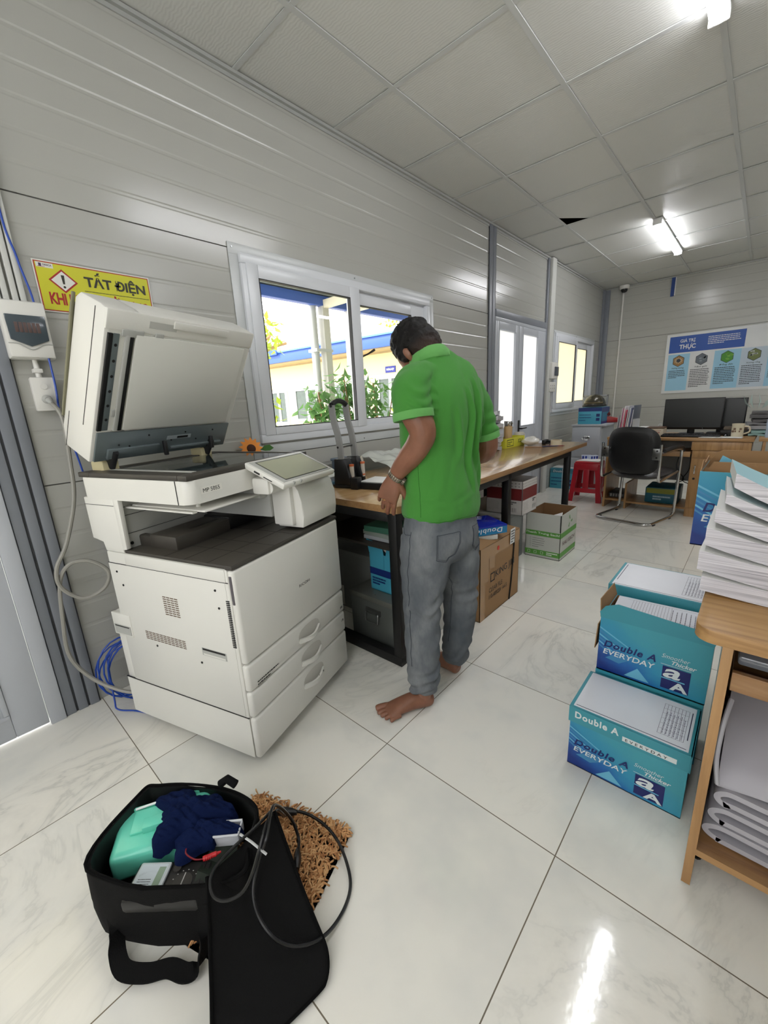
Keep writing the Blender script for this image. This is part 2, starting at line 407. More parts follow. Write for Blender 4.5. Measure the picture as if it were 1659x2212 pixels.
# ============================================================ doors
def leaf(par,y0,y1,z0,z1,g,mp,pane,x=0,panel=(.1,.72)):
    d=MB();g0,g1,h0,h1=g
    d.box(x-.02,x+.02,y0,g0,z0,z1,0,.003);d.box(x-.02,x+.02,g1,y1,z0,z1,0,.003);d.box(x-.02,x+.02,g0,g1,h1,z1,0,.003);d.box(x-.02,x+.02,g0,g1,z0,h0,0,.003)
    p0,p1=panel;q=.018
    ring(d,x+.012,x+.026,g0+.0,g1-.0,p0,p1,q,0,.004);ring(d,x+.012,x+.022,g0+.03,g1-.03,p0+.03,p1-.03,.008,0,.003)
    ring(d,x-.015,x+.0245,g0-.006,g1+.006,h0-.006,h1+.006,.008,0,.002)
    o=d.build('door_leaf',mp,par)
    d=MB();d.box(x-.003,x+.003,g0,g1,h0,h1);d.build('pane',pane,o);return o
d2=thing('door_2',None,None);d2['kind']='structure'
b=MB();ring(b,-.05,.02,3.87,5.10,-.05,1.945,.035);b.build('door_frame',M_pvcg,d2)
leaf(d2,3.905,4.395,.008,1.91,(3.945,4.305,.89,1.836),M_pvcg,M_frost)
o=leaf(d2,4.40,5.065,.008,1.91,(4.49,4.885,.885,1.838),M_pvcg,M_frost)
b=MB();b.box(.02,.028,4.415,4.455,.72,.95,0,.004);b.cyl((.028,4.435,.86),(.06,4.435,.86),.008,n=10);b.tube([(.06,4.435,.86),(.062,4.50,.862),(.058,4.56,.862)],.009,8);b.build('handle',P(46,44,42,.3,.6),o)
d1=thing('door_1',None,None);d1['kind']='structure'
b=MB();b.box(-.05,.024,.10,.152,0,2.12,0,.004);b.box(-.05,.024,-.93,-.88,0,2.12,0,.004);b.box(-.05,.024,-.93,.152,2.06,2.12,0,.004);b.build('door_frame',M_pvcg,d1)
leaf(d1,-.385,.098,.014,2.055,(-.30,-.005,.88,1.90),M_pvcg,M_frostw)
leaf(d1,-.875,-.39,.014,2.055,(-.80,-.47,.88,1.90),M_pvcg,M_frostw)
# ============================================================ ceiling lamps
M_tube=mat_emit('lamp_diffuser',(.96,.96,1,1),TUBE)
def lamp(x,y,label):
    t=thing('ceiling_lamp',label,'lamp',(x,y,HC),0,'batten ceiling lamps')
    b=MB();b.box(-.036,.036,-.605,.605,-.02,-.003,0,.004);b.box(-.037,.037,-.61,-.600,-.055,-.003,0,.006);b.box(-.037,.037,.600,.61,-.055,-.003,0,.006);b.build('housing',M_white,t)
    b=MB();pr=[(-.034,-.02)]+[(-.034*math.cos(a),-.028-.028*math.sin(a)) for a in [PI*k/10 for k in range(11)]]+[(.034,-.02)]
    b.prism([(x_,z_) for x_,z_ in pr],-.6,.6,0,'y');b.build('diffuser',M_tube,t);return t
lamp(1.66,1.96,'bright white batten lamp nearest the camera at top right of the ceiling')
lamp(1.08,5.45,'bright white batten lamp farther down the room near the back wall')
lamp(1.9,-.95,'added white fill lamp over the space behind the camera, outside the view')  # unseen lamp added to lift the near floor and the copier side
lamp(3.7,1.9,'added white fill lamp over the right side of the room, outside the view')  # unseen lamp added as fill for the right half
lamp(3.7,5.4,'added white fill lamp over the far right of the room, outside the view')  # added out of view as fill light for the far end
# ============================================================ outside
wd=bpy.data.worlds.new('World');SC.world=wd;wd.use_nodes=True
bg=wd.node_tree.nodes['Background'];bg.inputs[0].default_value=(.97,.97,1,1);bg.inputs[1].default_value=SKY
sun=bpy.data.lights.new('sun','SUN');sun.energy=SUNE;sun.angle=D(.6);sun.color=(1,.95,.86)
so=bpy.data.objects.new('sun',sun);COL.objects.link(so);so.rotation_euler=Vector((-.45,-.60,.66)).to_track_quat('Z','Y').to_euler()
b=MB();b.box(-30,-.06,-12,26,-.30,-.10);struct(b.build('ground',P(196,192,182,.8,var=.1)))
M_cream=P(228,214,160,.7,var=.03);M_bluef=P(56,90,172,.45,var=.05);M_eave=P(170,150,110,.7,var=.15)
M_dglass=P(60,74,64,.06,0,.8,var=.5)
w=thing('yellow_building','long cream building with blue roof edge seen through the big window','building',(-10.39,8.16,-.1),5.65)
b=MB();b.box(-4,9.6,0,.15,0,2.72);b.build('wall',M_cream,w)
b=MB();b.box(-4.6,9.8,-.52,-.46,2.68,2.96,0,.01);b.build('fascia',M_bluef,w)
b=MB();b.prism([(-.56,2.95),(-.56,2.99),(1.5,3.5),(1.5,3.46)],-4.6,9.8,0,'x');b.build('roof',P(86,130,190,.4),w)
b=MB();b.box(-4.6,9.8,-.46,0,2.64,2.69);b.box(-4.6,9.8,-.05,0,2.60,2.74);b.build('soffit',M_eave,w)
def bwin(u0,u1,z0,z1,n,door=False):
    f=MB();ring(f,0,1,0,1,0,1,.01) if False else None
    t=.07;y0,y1=-.05,.01
    f.box(u0-t,u1+t,y0,y1,z1,z1+t);f.box(u0-t,u0,y0,y1,z0,z1);f.box(u1,u1+t,y0,y1,z0,z1);f.box(u0-t,u1+t,y0,y1,z0-t,z0)
    for k in range(1,n): q=u0+(u1-u0)*k/n;f.box(q-t*.6,q+t*.6,y0,y1,z0,z1)
    if door: f.box(u0,u1,y0,y1,z0,z0+.75)
    o=f.build('building_door' if door else 'building_window',M_pvc,w)
    g=MB();g.box(u0,u1,-.02,.0,z0,z1);g.build('pane',M_dglass,o)
bwin(.14,.80,.15,1.83,2,True);bwin(1.3,2.32,.98,1.84,2);bwin(3.05,3.6,.98,1.86,1);bwin(3.95,4.2,.9,1.95,1);bwin(4.62,5.35,.15,1.95,2,True);bwin(6.2,7.4,.98,1.9,2);bwin(-2.4,-1.3,.98,1.84,2)
b=MB();b.box(-.55,1.25,-.60,-.565,2.9,3.14,0);b.text('www.desota.vn',frame((-.05,-.601,2.97),(1,0,0),(0,0,1)),.9,.11,1,.02);b.build('banner',[M_bluef,P(240,240,240,.5)],w)
b=MB();b.box(4.84,5.16,-.03,0,2.10,2.26);b.text('PHÒNG HỌP',frame((4.88,-.031,2.14),(1,0,0),(0,0,1)),.24,.08,1,.02);b.build('door_plate',[P(40,50,140,.5),P(240,240,240,.5)],w)
# porch along the window wall
pr=thing('porch_canopy','blue edged porch roof on white posts just outside the big window','porch',(-1.8,3.5,-.1))
b=MB();b.box(-.04,.04,-3.7,4.0,2.38,2.48,0,.004);b.build('beam',M_bluef,pr)
b=MB();b.box(-.10,-.04,-3.7,4.0,2.46,2.56);b.build('gutter',P(120,170,200,.4),pr)
b=MB()
for k in range(38):
    y0=-3.7+k*.2;b.prism([(y0,2.50),(y0+.05,2.53),(y0+.10,2.50),(y0+.2,2.50),(y0+.2,2.495),(y0,2.495)],-.12,1.72,0,'x')
b.build('roof_sheet',P(196,204,196,.4),pr)
for y in (-.18,.22,2.9,-2.4):
    b=MB();b.box(-.045,.045,y-.045,y+.045,0,2.38,0,.003);b.build('post',P(205,203,196,.5),pr)
    b=MB();b.box(.04,1.72,y-.03,y+.03,2.36,2.44);b.build('rafter',P(232,226,205,.5),pr)
b=MB();b.cyl((-.05,-.30,0),(-.05,-.30,2.46),.045,n=14);
for z in (.62,1.9): b.box(-.10,.05,-.36,-.12,z,z+.03)
b.build('downpipe',P(196,198,200,.4),pr)
# plants
def leafmat(nm,c1,c2):
    nd=N(nm);f=nd.noise(9,2,nd.obj());c=nd.mix(f,c1,c2);bs=nd.bsdf(c,.45,0,.4)
    t=nd.n('ShaderNodeBsdfTranslucent');nd.l(c,t.inputs[0]);m=nd.n('ShaderNodeMixShader');m.inputs[0].default_value=.4;nd.l(bs.outputs[0],m.inputs[1]);nd.l(t.outputs[0],m.inputs[2]);nd.l(m.outputs[0],nd.out.inputs[0]);return nd.m
M_leaf=leafmat('shrub_leaf',rgb(70,120,66),rgb(120,160,90));M_leafy=leafmat('sunny_leaf',rgb(130,160,40),rgb(190,200,80))  # M_leafy has the yellow of sunlit leaves put into its colour
M_bark=P(150,120,84,.8)
def leaf1(b,p,d,L,Wd,mi=0):
    d=Vector(d).normalized();s_=d.cross(Vector((random.uniform(-.4,.4),random.uniform(-.4,.4),1))).normalized();n_=d.cross(s_)
    p=Vector(p);a=b.V(p);m1=b.V(p+d*L*.45+s_*Wd/2+n_*L*.06);m2=b.V(p+d*L*.45-s_*Wd/2+n_*L*.06);c=b.V(p+d*L*.5);e=b.V(p+d*L-n_*L*.1)
    b.face([a,m1,c],mi);b.face([a,c,m2],mi);b.face([m1,e,c],mi);b.face([c,e,m2],mi)
def shrub(x,y,h,r,n,label,mat,L=.13,z0=-.1):
    t=thing('leafy_shrub',label,'plant',(x,y,z0),0,'shrubs outside the big window')
    s=MB();st=[]
    for k in range(6):
        a=random.uniform(0,2*PI);q=random.uniform(.2,1)*r
        pts=crom([(0,0,0),(q*.3*math.cos(a),q*.3*math.sin(a),h*.4),(q*.7*math.cos(a),q*.7*math.sin(a),h*.75),(q*math.cos(a),q*math.sin(a),h*random.uniform(.85,1))],5);s.tube(pts,.008,5);st.append(pts)
    s.build('stem',M_bark,t);b=MB()
    for k in range(n):
        p=random.choice(st);q=p[random.randint(3,len(p)-1)]+Vector([random.gauss(0,.06) for _ in range(3)])
        leaf1(b,q,(random.uniform(-1,1),random.uniform(-1,1),random.uniform(-1.1,.1)),L*random.uniform(.7,1.2),L*.42)
    b.build('foliage',mat,t)
shrub(-1.25,2.78,1.50,.22,330,'tall green shrub right outside the window, left of the white posts',M_leaf,.14)
shrub(-1.3,3.3,1.62,.27,420,'tall green shrub at the foot of the white porch posts',M_leaf,.15)
shrub(-1.6,2.22,1.42,.2,260,'yellow green shrub in the lower left corner of the window view',M_leafy,.12)
shrub(-1.45,3.75,1.6,.25,300,'green shrub behind the hole punch handle outside',M_leaf,.14)
shrub(-1.7,4.55,1.15,.22,200,'low yellow green shrub seen left of the man outside',M_leafy,.12)
def tree(x,y,h,r,n,label,z=2.6,lean=(0,0)):
    t=thing('tree',label,'tree',(x,y,-.1));s=MB();s.tube(crom([(0,0,0),(.1,.05,h*.4),(lean[0]*.6,lean[1]*.6,h*.7),(lean[0],lean[1],h)],5),[.12-.006*k for k in range(16)],8)
    for k in range(5): a=k*1.3;s.tube(crom([(lean[0]*.6,lean[1]*.6,h*.7),(lean[0]+r*.5*math.cos(a),lean[1]+r*.5*math.sin(a),h*.85),(lean[0]+r*math.cos(a),lean[1]+r*math.sin(a),h*.9)],4),.03,6)
    s.build('trunk',M_bark,t);b=MB()
    for k in range(n):
        v=Vector([random.gauss(0,1) for _ in range(3)]).normalized()*r*random.uniform(.4,1);v.z*=.6;v+=Vector((lean[0],lean[1],h*.95))
        leaf1(b,v,(random.uniform(-1,1),random.uniform(-1,1),random.uniform(-1,.3)),.22,.1)
    b.build('foliage',M_leafy,t)
tree(-6.2,5.0,3.0,.85,420,'yellow green tree whose branches hang in the upper left of the window')
tree(-8.9,13.4,4.4,1.0,240,'tree showing above the cream building roof beside the man',)
# ============================================================ photocopier
M_pw=P(222,221,214,.38,var=.02,nb=.00015,ns=400)      # warm white plastic
M_pg=P(176,177,172,.4,var=.03)
M_pd=P(62,58,52,.5,var=.08,nb=.0002,ns=300)           # dark taupe plastic
M_pm=P(112,122,124,.3,.35,var=.04)
M_dk=P(10,10,10,.5)
M_ink=P(30,30,30,.6)
pc=thing('photocopier','large white office photocopier with its lid propped open and a tilted touch panel','copier',(.89,.53,0),106.87)
def rp(pts): return pts
# lower body
b=MB()
b.box(0,.6,.022,.60,.045,.735,0,.006);b.box(.004,.6,.598,.652,.045,.487,0,.008);b.box(.02,.58,.05,.6,.03,.05,1)
b.box(-.0015,.001,.035,.60,.206,.69,0,.001)       # left side panel
b.box(-.002,.0,.03,.5,.69,.7335,0,.001)
b.box(-.001,.0,.022,.65,.045,.2,0)
for z in (.2035,): b.box(-.0022,.002,.022,.652,z-.0012,z+.0012,2)
b.box(-.0022,.0,.022,.60,.6905,.6925,2)
# louvres and recesses on the left side
for i in range(4):
    for j in range(9): b.box(-.0025,.0,.266+i*.019,.281+i*.019,.530+j*.0082,.5335+j*.0082,3)
for i in range(11):
    for j in range(5): b.box(-.0025,.0,.266+i*.019,.281+i*.019,.410+j*.007,.413+j*.007,3)
for j in range(26): b.box(-.0025,.0,.028,.041,.468+j*.0064,.4715+j*.0064,2)
for (w0,w1,z0,z1) in ((.078,.188,.408,.436),):
    b.box(-.0025,.0,w0,w1,z0,z1,1,.0);b.box(-.003,.0,w0+.004,w1-.004,z1-.008,z1-.001,2);b.box(-.0032,.0,w0+.006,w1-.006,z0+.002,z0+.008,0)
b.box(-.006,.01,.545,.652,.395,.487,0,.004);b.box(-.0085,.0,.55,.64,.405,.44,1);b.box(-.009,.0,.555,.635,.434,.438,2)
for w,z in ((.08,.66),(.56,.66),(.54,.61),(.075,.60),(.42,.39),(.2,.375)): b.cyl((-.0035,w,z),(0,w,z),.004,n=10,mi=2)
b.build('lower_body',[M_pw,M_pg,M_dk,P(112,96,80,.7)],pc)
b=MB();b.prism([(.498,.735),(.598,.735),(.598,.772),(.66,.776),(.66,.93),(.498,.93)],0,.6,0,'x',.004)
b.prism([(.478,.750),(.50,.746),(.50,.929),(.472,.929)],0,.016,0,'x',.002);b.box(.01,.6,.49,.499,.74,.93,1);b.box(-.001,.0015,.66,.50,.904,.9055,2)
for z in (.80,.865): b.box(.02,.34,.4885,.4895,z,z+.0015,2)
b.box(.02,.09,.4885,.4895,.895,.8965,2);b.cyl((.03,.488,.765),(.03,.49,.765),.006,n=10,mi=2)
b.box(.36,.58,.30,.49,.78,.90,2,.01);b.box(.34,.36,.12,.49,.80,.92,1,.004);b.box(.20,.36,.44,.49,.84,.925,1,.004)
for k in range(5): b.box(.22+k*.028,.24+k*.028,.435,.441,.86,.872,2)
b.build('rear_column',[M_pw,M_pg,M_dk],pc)
b=MB();b.box(.002,.598,.002,.498,.7345,.7475,0,.004);b.box(.0,.6,-.001,.03,.733,.745,0,.004)
b.box(.055,.30,.295,.43,.745,.795,0,.008);b.box(.06,.09,.296,.50,.745,.785,0,.006);b.box(.30,.58,.30,.44,.745,.80,1,.008)
for u in (.11,.2,.33): b.box(u,u+.002,-.0015,.49,.7474,.7480,1)
for w in (.1,.2,.29): b.box(.0,.5,w,w+.002,.7474,.7480,1)
b.box(.15,.28,.33,.345,.7945,.7955,1);b.build('output_tray',[M_pd,M_dk],pc)
# front door and drawers
b=MB();b.box(.0,.6,-.002,.024,.408,.733,0,.011,3);b.box(-.0015,.012,.006,.016,.62,.715,1,.002)
b.text('RICOH',frame((.302,-.0021,.546),(1,0,0),(0,0,1)),.066,.011,2,.004);b.build('front_door',[M_pw,P(90,86,90,.4),M_ink],pc)
def drawer(z0,z1,hz,lab=None,extra=None):
    b=MB();b.box(.0,.6,-.002,.024,z0,z1,0,.010,3)
    # scooped handle recess
    n=20;cx=.333;rx=.072;rz=.037
    prev=None
    for r,dep,mi in ((1.0,-.0022,0),(.93,.004,0),(.75,.018,1),(.0,.022,1)):
        pass
    rim=[];m1=[];m2=[]
    for k in range(n):
        a=2*PI*k/n;c_,s_=math.cos(a),math.sin(a);e=1/(abs(c_)**2.6+abs(s_)**2.6)**(1/2.6)
        rim.append(b.V((cx+rx*c_*e,-.0026,hz+rz*s_*e)));m1.append(b.V((cx+rx*.95*c_*e,-.0032,hz+rz*.93*s_*e)));m2.append(b.V((cx+rx*.88*c_*e,-.0028,hz+rz*.8*s_*e)))
    for k in range(n):
        j=(k+1)%n;b.face([rim[k],rim[j],m1[j],m1[k]],0);b.face([m1[k],m1[j],m2[j],m2[k]],1)
    b.face(m2,1)
    if extra: extra(b)
    o=b.build('paper_drawer',[M_pw,P(196,194,186,.5),M_ink],pc)
    g=MB();pts=crom([(cx-.066,-.004,hz-.010),(cx-.03,-.016,hz-.016),(cx,-.020,hz-.018),(cx+.03,-.016,hz-.016),(cx+.066,-.004,hz-.010)],5)
    g.ribbon(pts,.017,(0,0,1),.008)
    if lab: g.text(lab,frame((cx+.012,-.0185,hz-.015),(1,.08,0),(0,0,1)),.04,.010,1,.01)
    g.build('handle',[M_pw,M_ink],o);return o
def e1(b):
    b.rect(frame((0,-.0024,0),(1,0,0),(0,0,1)),.562,.590,.345,.383,1);b.text('1',frame((.566,-.0026,.325),(1,0,0),(0,0,1)),.004,.010,2,.01);b.lines(frame((.574,-.0026,.325),(1,0,0),(0,0,1)),.016,.010,1,2,1,1)
    b.lines(frame((.035,-.0026,.312),(1,0,0),(0,0,1)),.125,.020,2,2);b.lines(frame((.035,-.0026,.304),(1,0,0),(0,0,1)),.11,.008,2,2,.9,.3,last=.4)
drawer(.306,.404,.350,extra=e1)
def e2(b): b.text('2',frame((.566,-.0026,.262),(1,0,0),(0,0,1)),.006,.010,2,.01);b.lines(frame((.575,-.0026,.262),(1,0,0),(0,0,1)),.016,.010,1,2,1,1)
drawer(.208,.303,.252,extra=e2)
drawer(.045,.204,.150,'L 3')
# scanner unit
def rpoly(x0,x1,y0,y1,r,n=5):
    out=[]
    for cx,cy,a0 in ((x0+r,y0+r,180),(x1-r,y0+r,270),(x1-r,y1-r,0),(x0+r,y1-r,90)):
        for k in range(n+1): a=D(a0+90*k/n);out.append((cx+r*math.cos(a),cy+r*math.sin(a)))
    return out
b=MB();b.prism(rpoly(0,.605,.125,.66,.03),.926,1.0,0,'z',.004);b.box(-.0012,.0,.175,.178,.926,1.0,1)
b.rect(frame((0,.1245,0),(1,0,0),(0,0,1)),.044,.128,.953,.974,2);b.text('MP 5055',frame((.052,.124,.957),(1,0,0),(0,0,1)),.066,.0125,3,.0)
b.box(.05,.30,.128,.48,.893,.900,0,.003);b.box(.03,.05,.16,.50,.890,.897,0,.003);b.cyl((.09,.2,.9),(.09,.2,.926),.008,n=8);b.box(.30,.36,.13,.49,.88,.926,4,.005)
b.build('scanner_unit',[M_pw,M_dk,P(232,230,222,.5),M_ink,M_pg],pc)
b=MB();
for q in ((0,.605,.125,.165),(0,.605,.60,.66),(0,.06,.165,.6),(.575,.605,.165,.6),(.06,.575,.165,.175)): b.box(*q,1.0,1.017,0,.003)
b.box(.06,.085,.175,.6,1.0,1.0175,1,.002);b.box(.085,.10,.175,.6,1.0,1.0158,2);b.build('platen_frame',[M_pd,M_pg,M_dk],pc)
b=MB();b.box(.10,.575,.175,.60,1.004,1.0145);b.build('platen_glass',P(40,48,48,.04,0,.9,var=.02),pc)
# front right pod + panel
b=MB();pf=[(.0,.757)];
pr_=[(0.004,.757),(-.003,.80),(.002,.86),(.012,.90),(.03,.925),(.12,.93),(.12,.757)]
b.prism(pr_,.372,.606,0,'x',.006);b.box(.352,.375,.035,.12,.77,.93,0,.004);b.build('control_pod',M_pw,pc)
b=MB();b.box(.375,.605,.012,.125,.925,.94,0,.005);b.build('pod_cap',M_pd,pc)
tm=T(.242,-.034,.945)@Rx(24)
b=MB();b.M=tm;b.box(0,.322,0,.178,-.016,.006,0,.006);b.box(.010,.312,.012,.168,.004,.0075,1,.001);b.box(.032,.300,.020,.160,.0072,.0078,2)
b.box(.05,.058,-.003,.004,-.004,.007,1,.001);b.box(.09,.098,-.003,.004,-.004,.007,1,.001)
b.box(-.0012,.0,.105,.130,-.009,-.003,3);b.box(-.0012,.0,.05,.088,-.009,-.006,3)
o=b.build('touch_panel',[M_pw,M_pg,M_dk,M_ink],pc)
b=MB();b.M=tm;b.box(.036,.296,.024,.156,.0076,.0082);b.build('screen',P(150,150,128,.16,0,.7,var=.08),o)
b=MB();b.box(.26,.42,.05,.125,.905,.965,0,.01);b.cyl((.27,.06,.93),(.38,.06,.93),.022,n=14);b.build('panel_hinge',M_pw,pc)
# lid : frame a along lid (hinge to front edge), n outward
th=D(60.3);A=Vector((0,-math.cos(th),math.sin(th)));Nn=Vector((0,math.sin(th),math.cos(th)))
LM=Matrix(((1,0,0,0),(0,A.y,Nn.y,.58),(0,A.z,Nn.z,1.051),(0,0,0,1)))   # columns: u, a, n, origin
lid=MB();lid.M=LM
prf=[(.0,.0),(.512,.0),(.516,.03),(.512,.118),(.49,.14),(.06,.148),(.0,.12)]
lid.prism([(a,n) for a,n in prf],0,.105,0,'x',.006);lid.prism([(a,n) for a,n in prf],.107,.600,0,'x',.006)
lid.prism([(-.002,.02),(.51,.02),(.51,.12),(.05,.146),(-.002,.12)],.100,.112,1,'x')
lid.box(-.0012,0,.118,.5,.046,.048,1)
lid.box(-.0012,0,-.0,.13,.12,.1215,1);lid.build('feeder_body',[M_pw,M_dk],pc)
lid=MB();lid.M=LM
lid.box(-.006,.004,.10,.50,.143,.150,0,.002);lid.box(-.004,.60,.12,.47,.149,.156,0,.003);lid.build('feeder_tray',P(122,120,96,.5),pc)
lid=MB();lid.M=LM
lid.box(.012,.588,.003,.112,-.006,.002,0,.002);lid.box(.05,.25,.012,.05,-.016,-.004,0,.003);lid.box(.30,.56,.018,.032,-.014,-.004,0,.004)
for u in (.09,.13,.2,.3,.36,.42,.5): lid.cyl((u,.07+.02*math.sin(u*40),-.006),(u,.07+.02*math.sin(u*40),-.0085),.003,n=8,mi=1)
lid.box(.28,.39,.062,.077,-.0075,-.006,2);lid.box(.325,.375,.065,.074,-.0082,-.006,1);lid.build('hinge_plate',[M_pm,M_dk,P(150,158,160,.4)],pc)
lid=MB();lid.M=LM
lid.box(.012,.588,.118,.452,-.002,.003,0)
lid.box(.094,.562,.120,.450,-.009,-.002,0,.003);lid.build('pressure_plate',P(216,216,208,.5,var=.01),pc)
lid=MB();lid.M=LM
lid.box(.010,.024,.12,.445,-.006,.004,1,.001);lid.box(.026,.046,.12,.445,-.004,.004,0,.002);lid.box(.048,.064,.12,.44,.0,.004,1)
lid.box(.062,.076,.118,.445,-.009,.002,2,.002);lid.box(.078,.090,.118,.448,-.007,.003,1,.001)
for k in range(6): lid.cyl((.036,.16+k*.05,-.0045),(.036,.16+k*.05,-.002),.005,n=8,mi=1)
lid.box(.05,.062,.17,.195,-.006,0,2,.001);lid.build('feed_slot',[M_pm,M_dk,M_pg],pc)
lid=MB();lid.M=LM
lid.box(.0,.600,.455,.515,-.004,.01,0,.005);lid.box(.05,.12,.44,.462,-.008,.0,1,.002);lid.box(.22,.46,.484,.51,-.010,-.002,0,.006)
lid.box(.135,.235,.475,.497,-.0048,-.003,2);lid.lines(frame((.14,.478,-.0049),(-1,0,0),(0,1,0)),-.09,.016,3,3,off=.0003)
lid.box(.16,.19,.446,.462,-.008,-.002,1,.002)
lid.build('lid_rim',[M_pw,M_pg,P(190,190,184,.5),M_ink],pc)
b=MB();
for u in (.075,.50):
    b.box(u-.03,u+.03,.585,.655,1.01,1.05,1,.008);b.tube([(u,.60,1.03),(u,.575,1.07),(u,.555,1.09)],[(.03,.012),(.032,.014),(.03,.01)],12,0)
b.box(.25,.263,.52,.535,1.045,1.10,0,.003);b.box(.455,.468,.50,.515,1.05,1.10,0,.003);b.build('lid_hinge',[M_dk,P(200,190,150,.5)],pc)
for u,w in ((.06,.08),(.54,.08),(.06,.58),(.54,.58)):
    b=MB();b.cyl((u-.012,w,.024),(u+.012,w,.024),.024,n=16);b.box(u-.018,u+.018,w-.018,w+.018,.03,.045);b.build('caster',M_dk,pc)
# ============================================================ long desk and what lies on, behind and under it
M_oak=mat_wood('desk_laminate',rgb(150,112,72),rgb(186,150,104),rgb(206,172,126),'y',.2,1,.5,.35)
M_oakd=mat_wood('desk_edge',rgb(130,94,58),rgb(160,122,80),rgb(176,138,94),'y',.4,1.4)
M_oakx=mat_wood('furniture_laminate',rgb(142,104,62),rgb(172,132,86),rgb(186,148,100),'x',.35,1.2)
M_oakz=mat_wood('furniture_laminate_up',rgb(142,104,62),rgb(172,132,86),rgb(186,148,100),'z',.35,1.2)
M_paper=P(226,226,224,.6,var=.03,nb=.0003,ns=20);M_paperb=P(206,208,214,.6,var=.05)
M_card=P(150,116,78,.8,var=.08,nb=.0004,ns=60);M_carddk=P(96,70,44,.85,var=.1)
M_blk2=P(22,22,23,.4)
dk=thing('office_desk','long wood topped desk on black metal legs under the big window','desk',(.922,1.262,0),1.15)
b=MB();c=.03
b.prism([(-.80,0),(-c,0),(-.008,.008),(0,c),(0,2.74),(-.80,2.74)],.74,.772,0,'z',.002)
for f in b.bm.faces:
    if abs(f.normal.z)<.5: f.material_index=1
b.bm.normal_update()
for f in b.bm.faces: f.material_index=0 if abs(f.normal.z)>.5 else 1
b.build('desk_top',[M_oak,M_oakd],dk)
for y in (.002,1.12,2.30):
    for x in (-.057,-.79):
        b=MB();b.box(x,x+.045,y,y+.045,0.03 if y==.002 else .0,.74,0,.002);b.build('leg',M_blkm,dk)
    b=MB()
    b.box(-.745,-.057,y,y+.045,.70,.74,0,.002)
    b.build('cross_rail',M_blkm,dk)
    if y==.002: b=MB();b.box(-.79,-.012,y-.002,y+.047,0,.045,0,.002);b.build('floor_rail',M_blkm,dk)
b=MB();b.box(-.057,-.012,.047,2.30,.70,.74,0,.002);b.build('long_rail',M_blkm,dk)
b=MB();b.box(-.79,-.745,.047,2.30,.70,.74,0,.002);b.build('long_rail',M_blkm,dk)
ZD=.772
# ---- hole punch
hp=thing('hole_punch','black heavy duty two hole punch with long grey lever arms on the desk','hole punch',(.395,1.465,ZD),0)
def rot_pts(pts,a,c=(0,0)): return pts
b=MB();b.M=Rz(12)
b.box(-.055,.085,-.03,.13,0,.018,0,.004);b.box(.085,.40,-.02,.15,0,.035,0,.004);b.box(.10,.40,-.01,.14,.035,.040,1,.001)
b.box(.06,.105,-.045,-.0,0,.062,0,.004);b.box(.25,.30,.145,.16,.0,.055,0,.003);b.box(.385,.41,-.02,.04,.0,.075,0,.003);b.build('base',[M_blk2,M_paper],hp)
b=MB();b.M=Rz(12)
b.prism([(-.055,.018),(.05,.018),(.05,.06),(.03,.12),(.02,.155),(-.045,.155)],-.03,.03,0,'y',.006)
b.prism([(-.055,.018),(.05,.018),(.05,.06),(.03,.12),(.02,.155),(-.045,.155)],.085,.125,0,'y',.006)
b.box(-.05,.02,.0,.12,.03,.15,0,.004);b.box(.028,.034,-.02,.028,.045,.060,1,.001);b.box(.032,.0345,-.018,.026,.048,.056,2,0);b.build('punch_body',[M_blk2,P(212,204,40,.5),P(30,30,20,.5)],hp)
for y in (.0,.105):
    b=MB();b.M=Rz(12);b.cyl((.045,y,.045),(.045,y,.115),.012,n=14,mi=0);b.cyl((.045,y,.115),(.045,y,.125),.013,n=14,mi=1);b.cyl((.045,y,.052),(.045,y,.060),.0125,n=14,mi=1);b.build('spring_pin',[P(200,190,176,.35),P(196,98,50,.45)],hp)
for y in (-.018,.108):
    b=MB();b.M=Rz(12)
    pts=crom([(-.005,y,.12),(-.006,y,.20),(-.016,y,.28),(-.034,y,.35),(-.040,y,.41),(-.040,y,.43)],6);b.ribbon(pts,.032,(1,0,.1),.014);b.cyl((-.016,y-.009,.215),(-.016,y+.009,.215),.006,n=10,mi=1)
    b.cyl((-.040,y-.009,.425),(-.040,y+.009,.425),.008,n=10,mi=1);b.build('lever_arm',[P(140,140,138,.4),M_blk2],hp)
b=MB();b.M=Rz(12);b.cyl((-.016,-.018,.215),(-.016,.108,.215),.006,n=10,mi=0)
b.build('cross_pin',M_steel,hp)
b=MB();b.M=Rz(12);b.tube(crom([(-.04,-.018,.430),(-.04,.01,.444),(-.04,.045,.450),(-.04,.08,.444),(-.04,.108,.430)],5),[(.013,.015)]*21,10);b.build('grip',P(20,20,20,.55),hp)
# ---- sunflower ornament hanging on the sill corner behind the copier
fl=thing('sunflower_ornament','orange artificial sunflower with one green leaf behind the copier','ornament',(.06,1.13,.76),0)
F=frame((0,0,.245),(.25,.97,0),(-.30,.05,1))
b=MB();b.M=F
for k in range(13):
    a=2*PI*k/13;b.bm.verts.ensure_lookup_table();ca,sa=math.cos(a),math.sin(a);q=.013
    p=[(.02*ca-q*sa*.6,.02*sa+q*ca*.6,.002),(.036*ca-q*sa,.036*sa+q*ca,.008),(.062*ca,.062*sa,.0),(.036*ca+q*sa,.036*sa-q*ca,.008),(.02*ca+q*sa*.6,.02*sa-q*ca*.6,.002)]
    v=[b.V(x) for x in p];b.face(v)
    v=[b.V((x[0],x[1],x[2]-.004)) for x in p];b.face(v[::-1])
b.build('petals',P(232,142,48,.6,var=.15),fl)
b=MB();b.M=F;b.lathe([(0,.014),(.012,.013),(.021,.008),(.024,0),(.0,-.004)],16);b.build('flower_centre',P(70,40,26,.9,nb=.002,ns=200),fl)
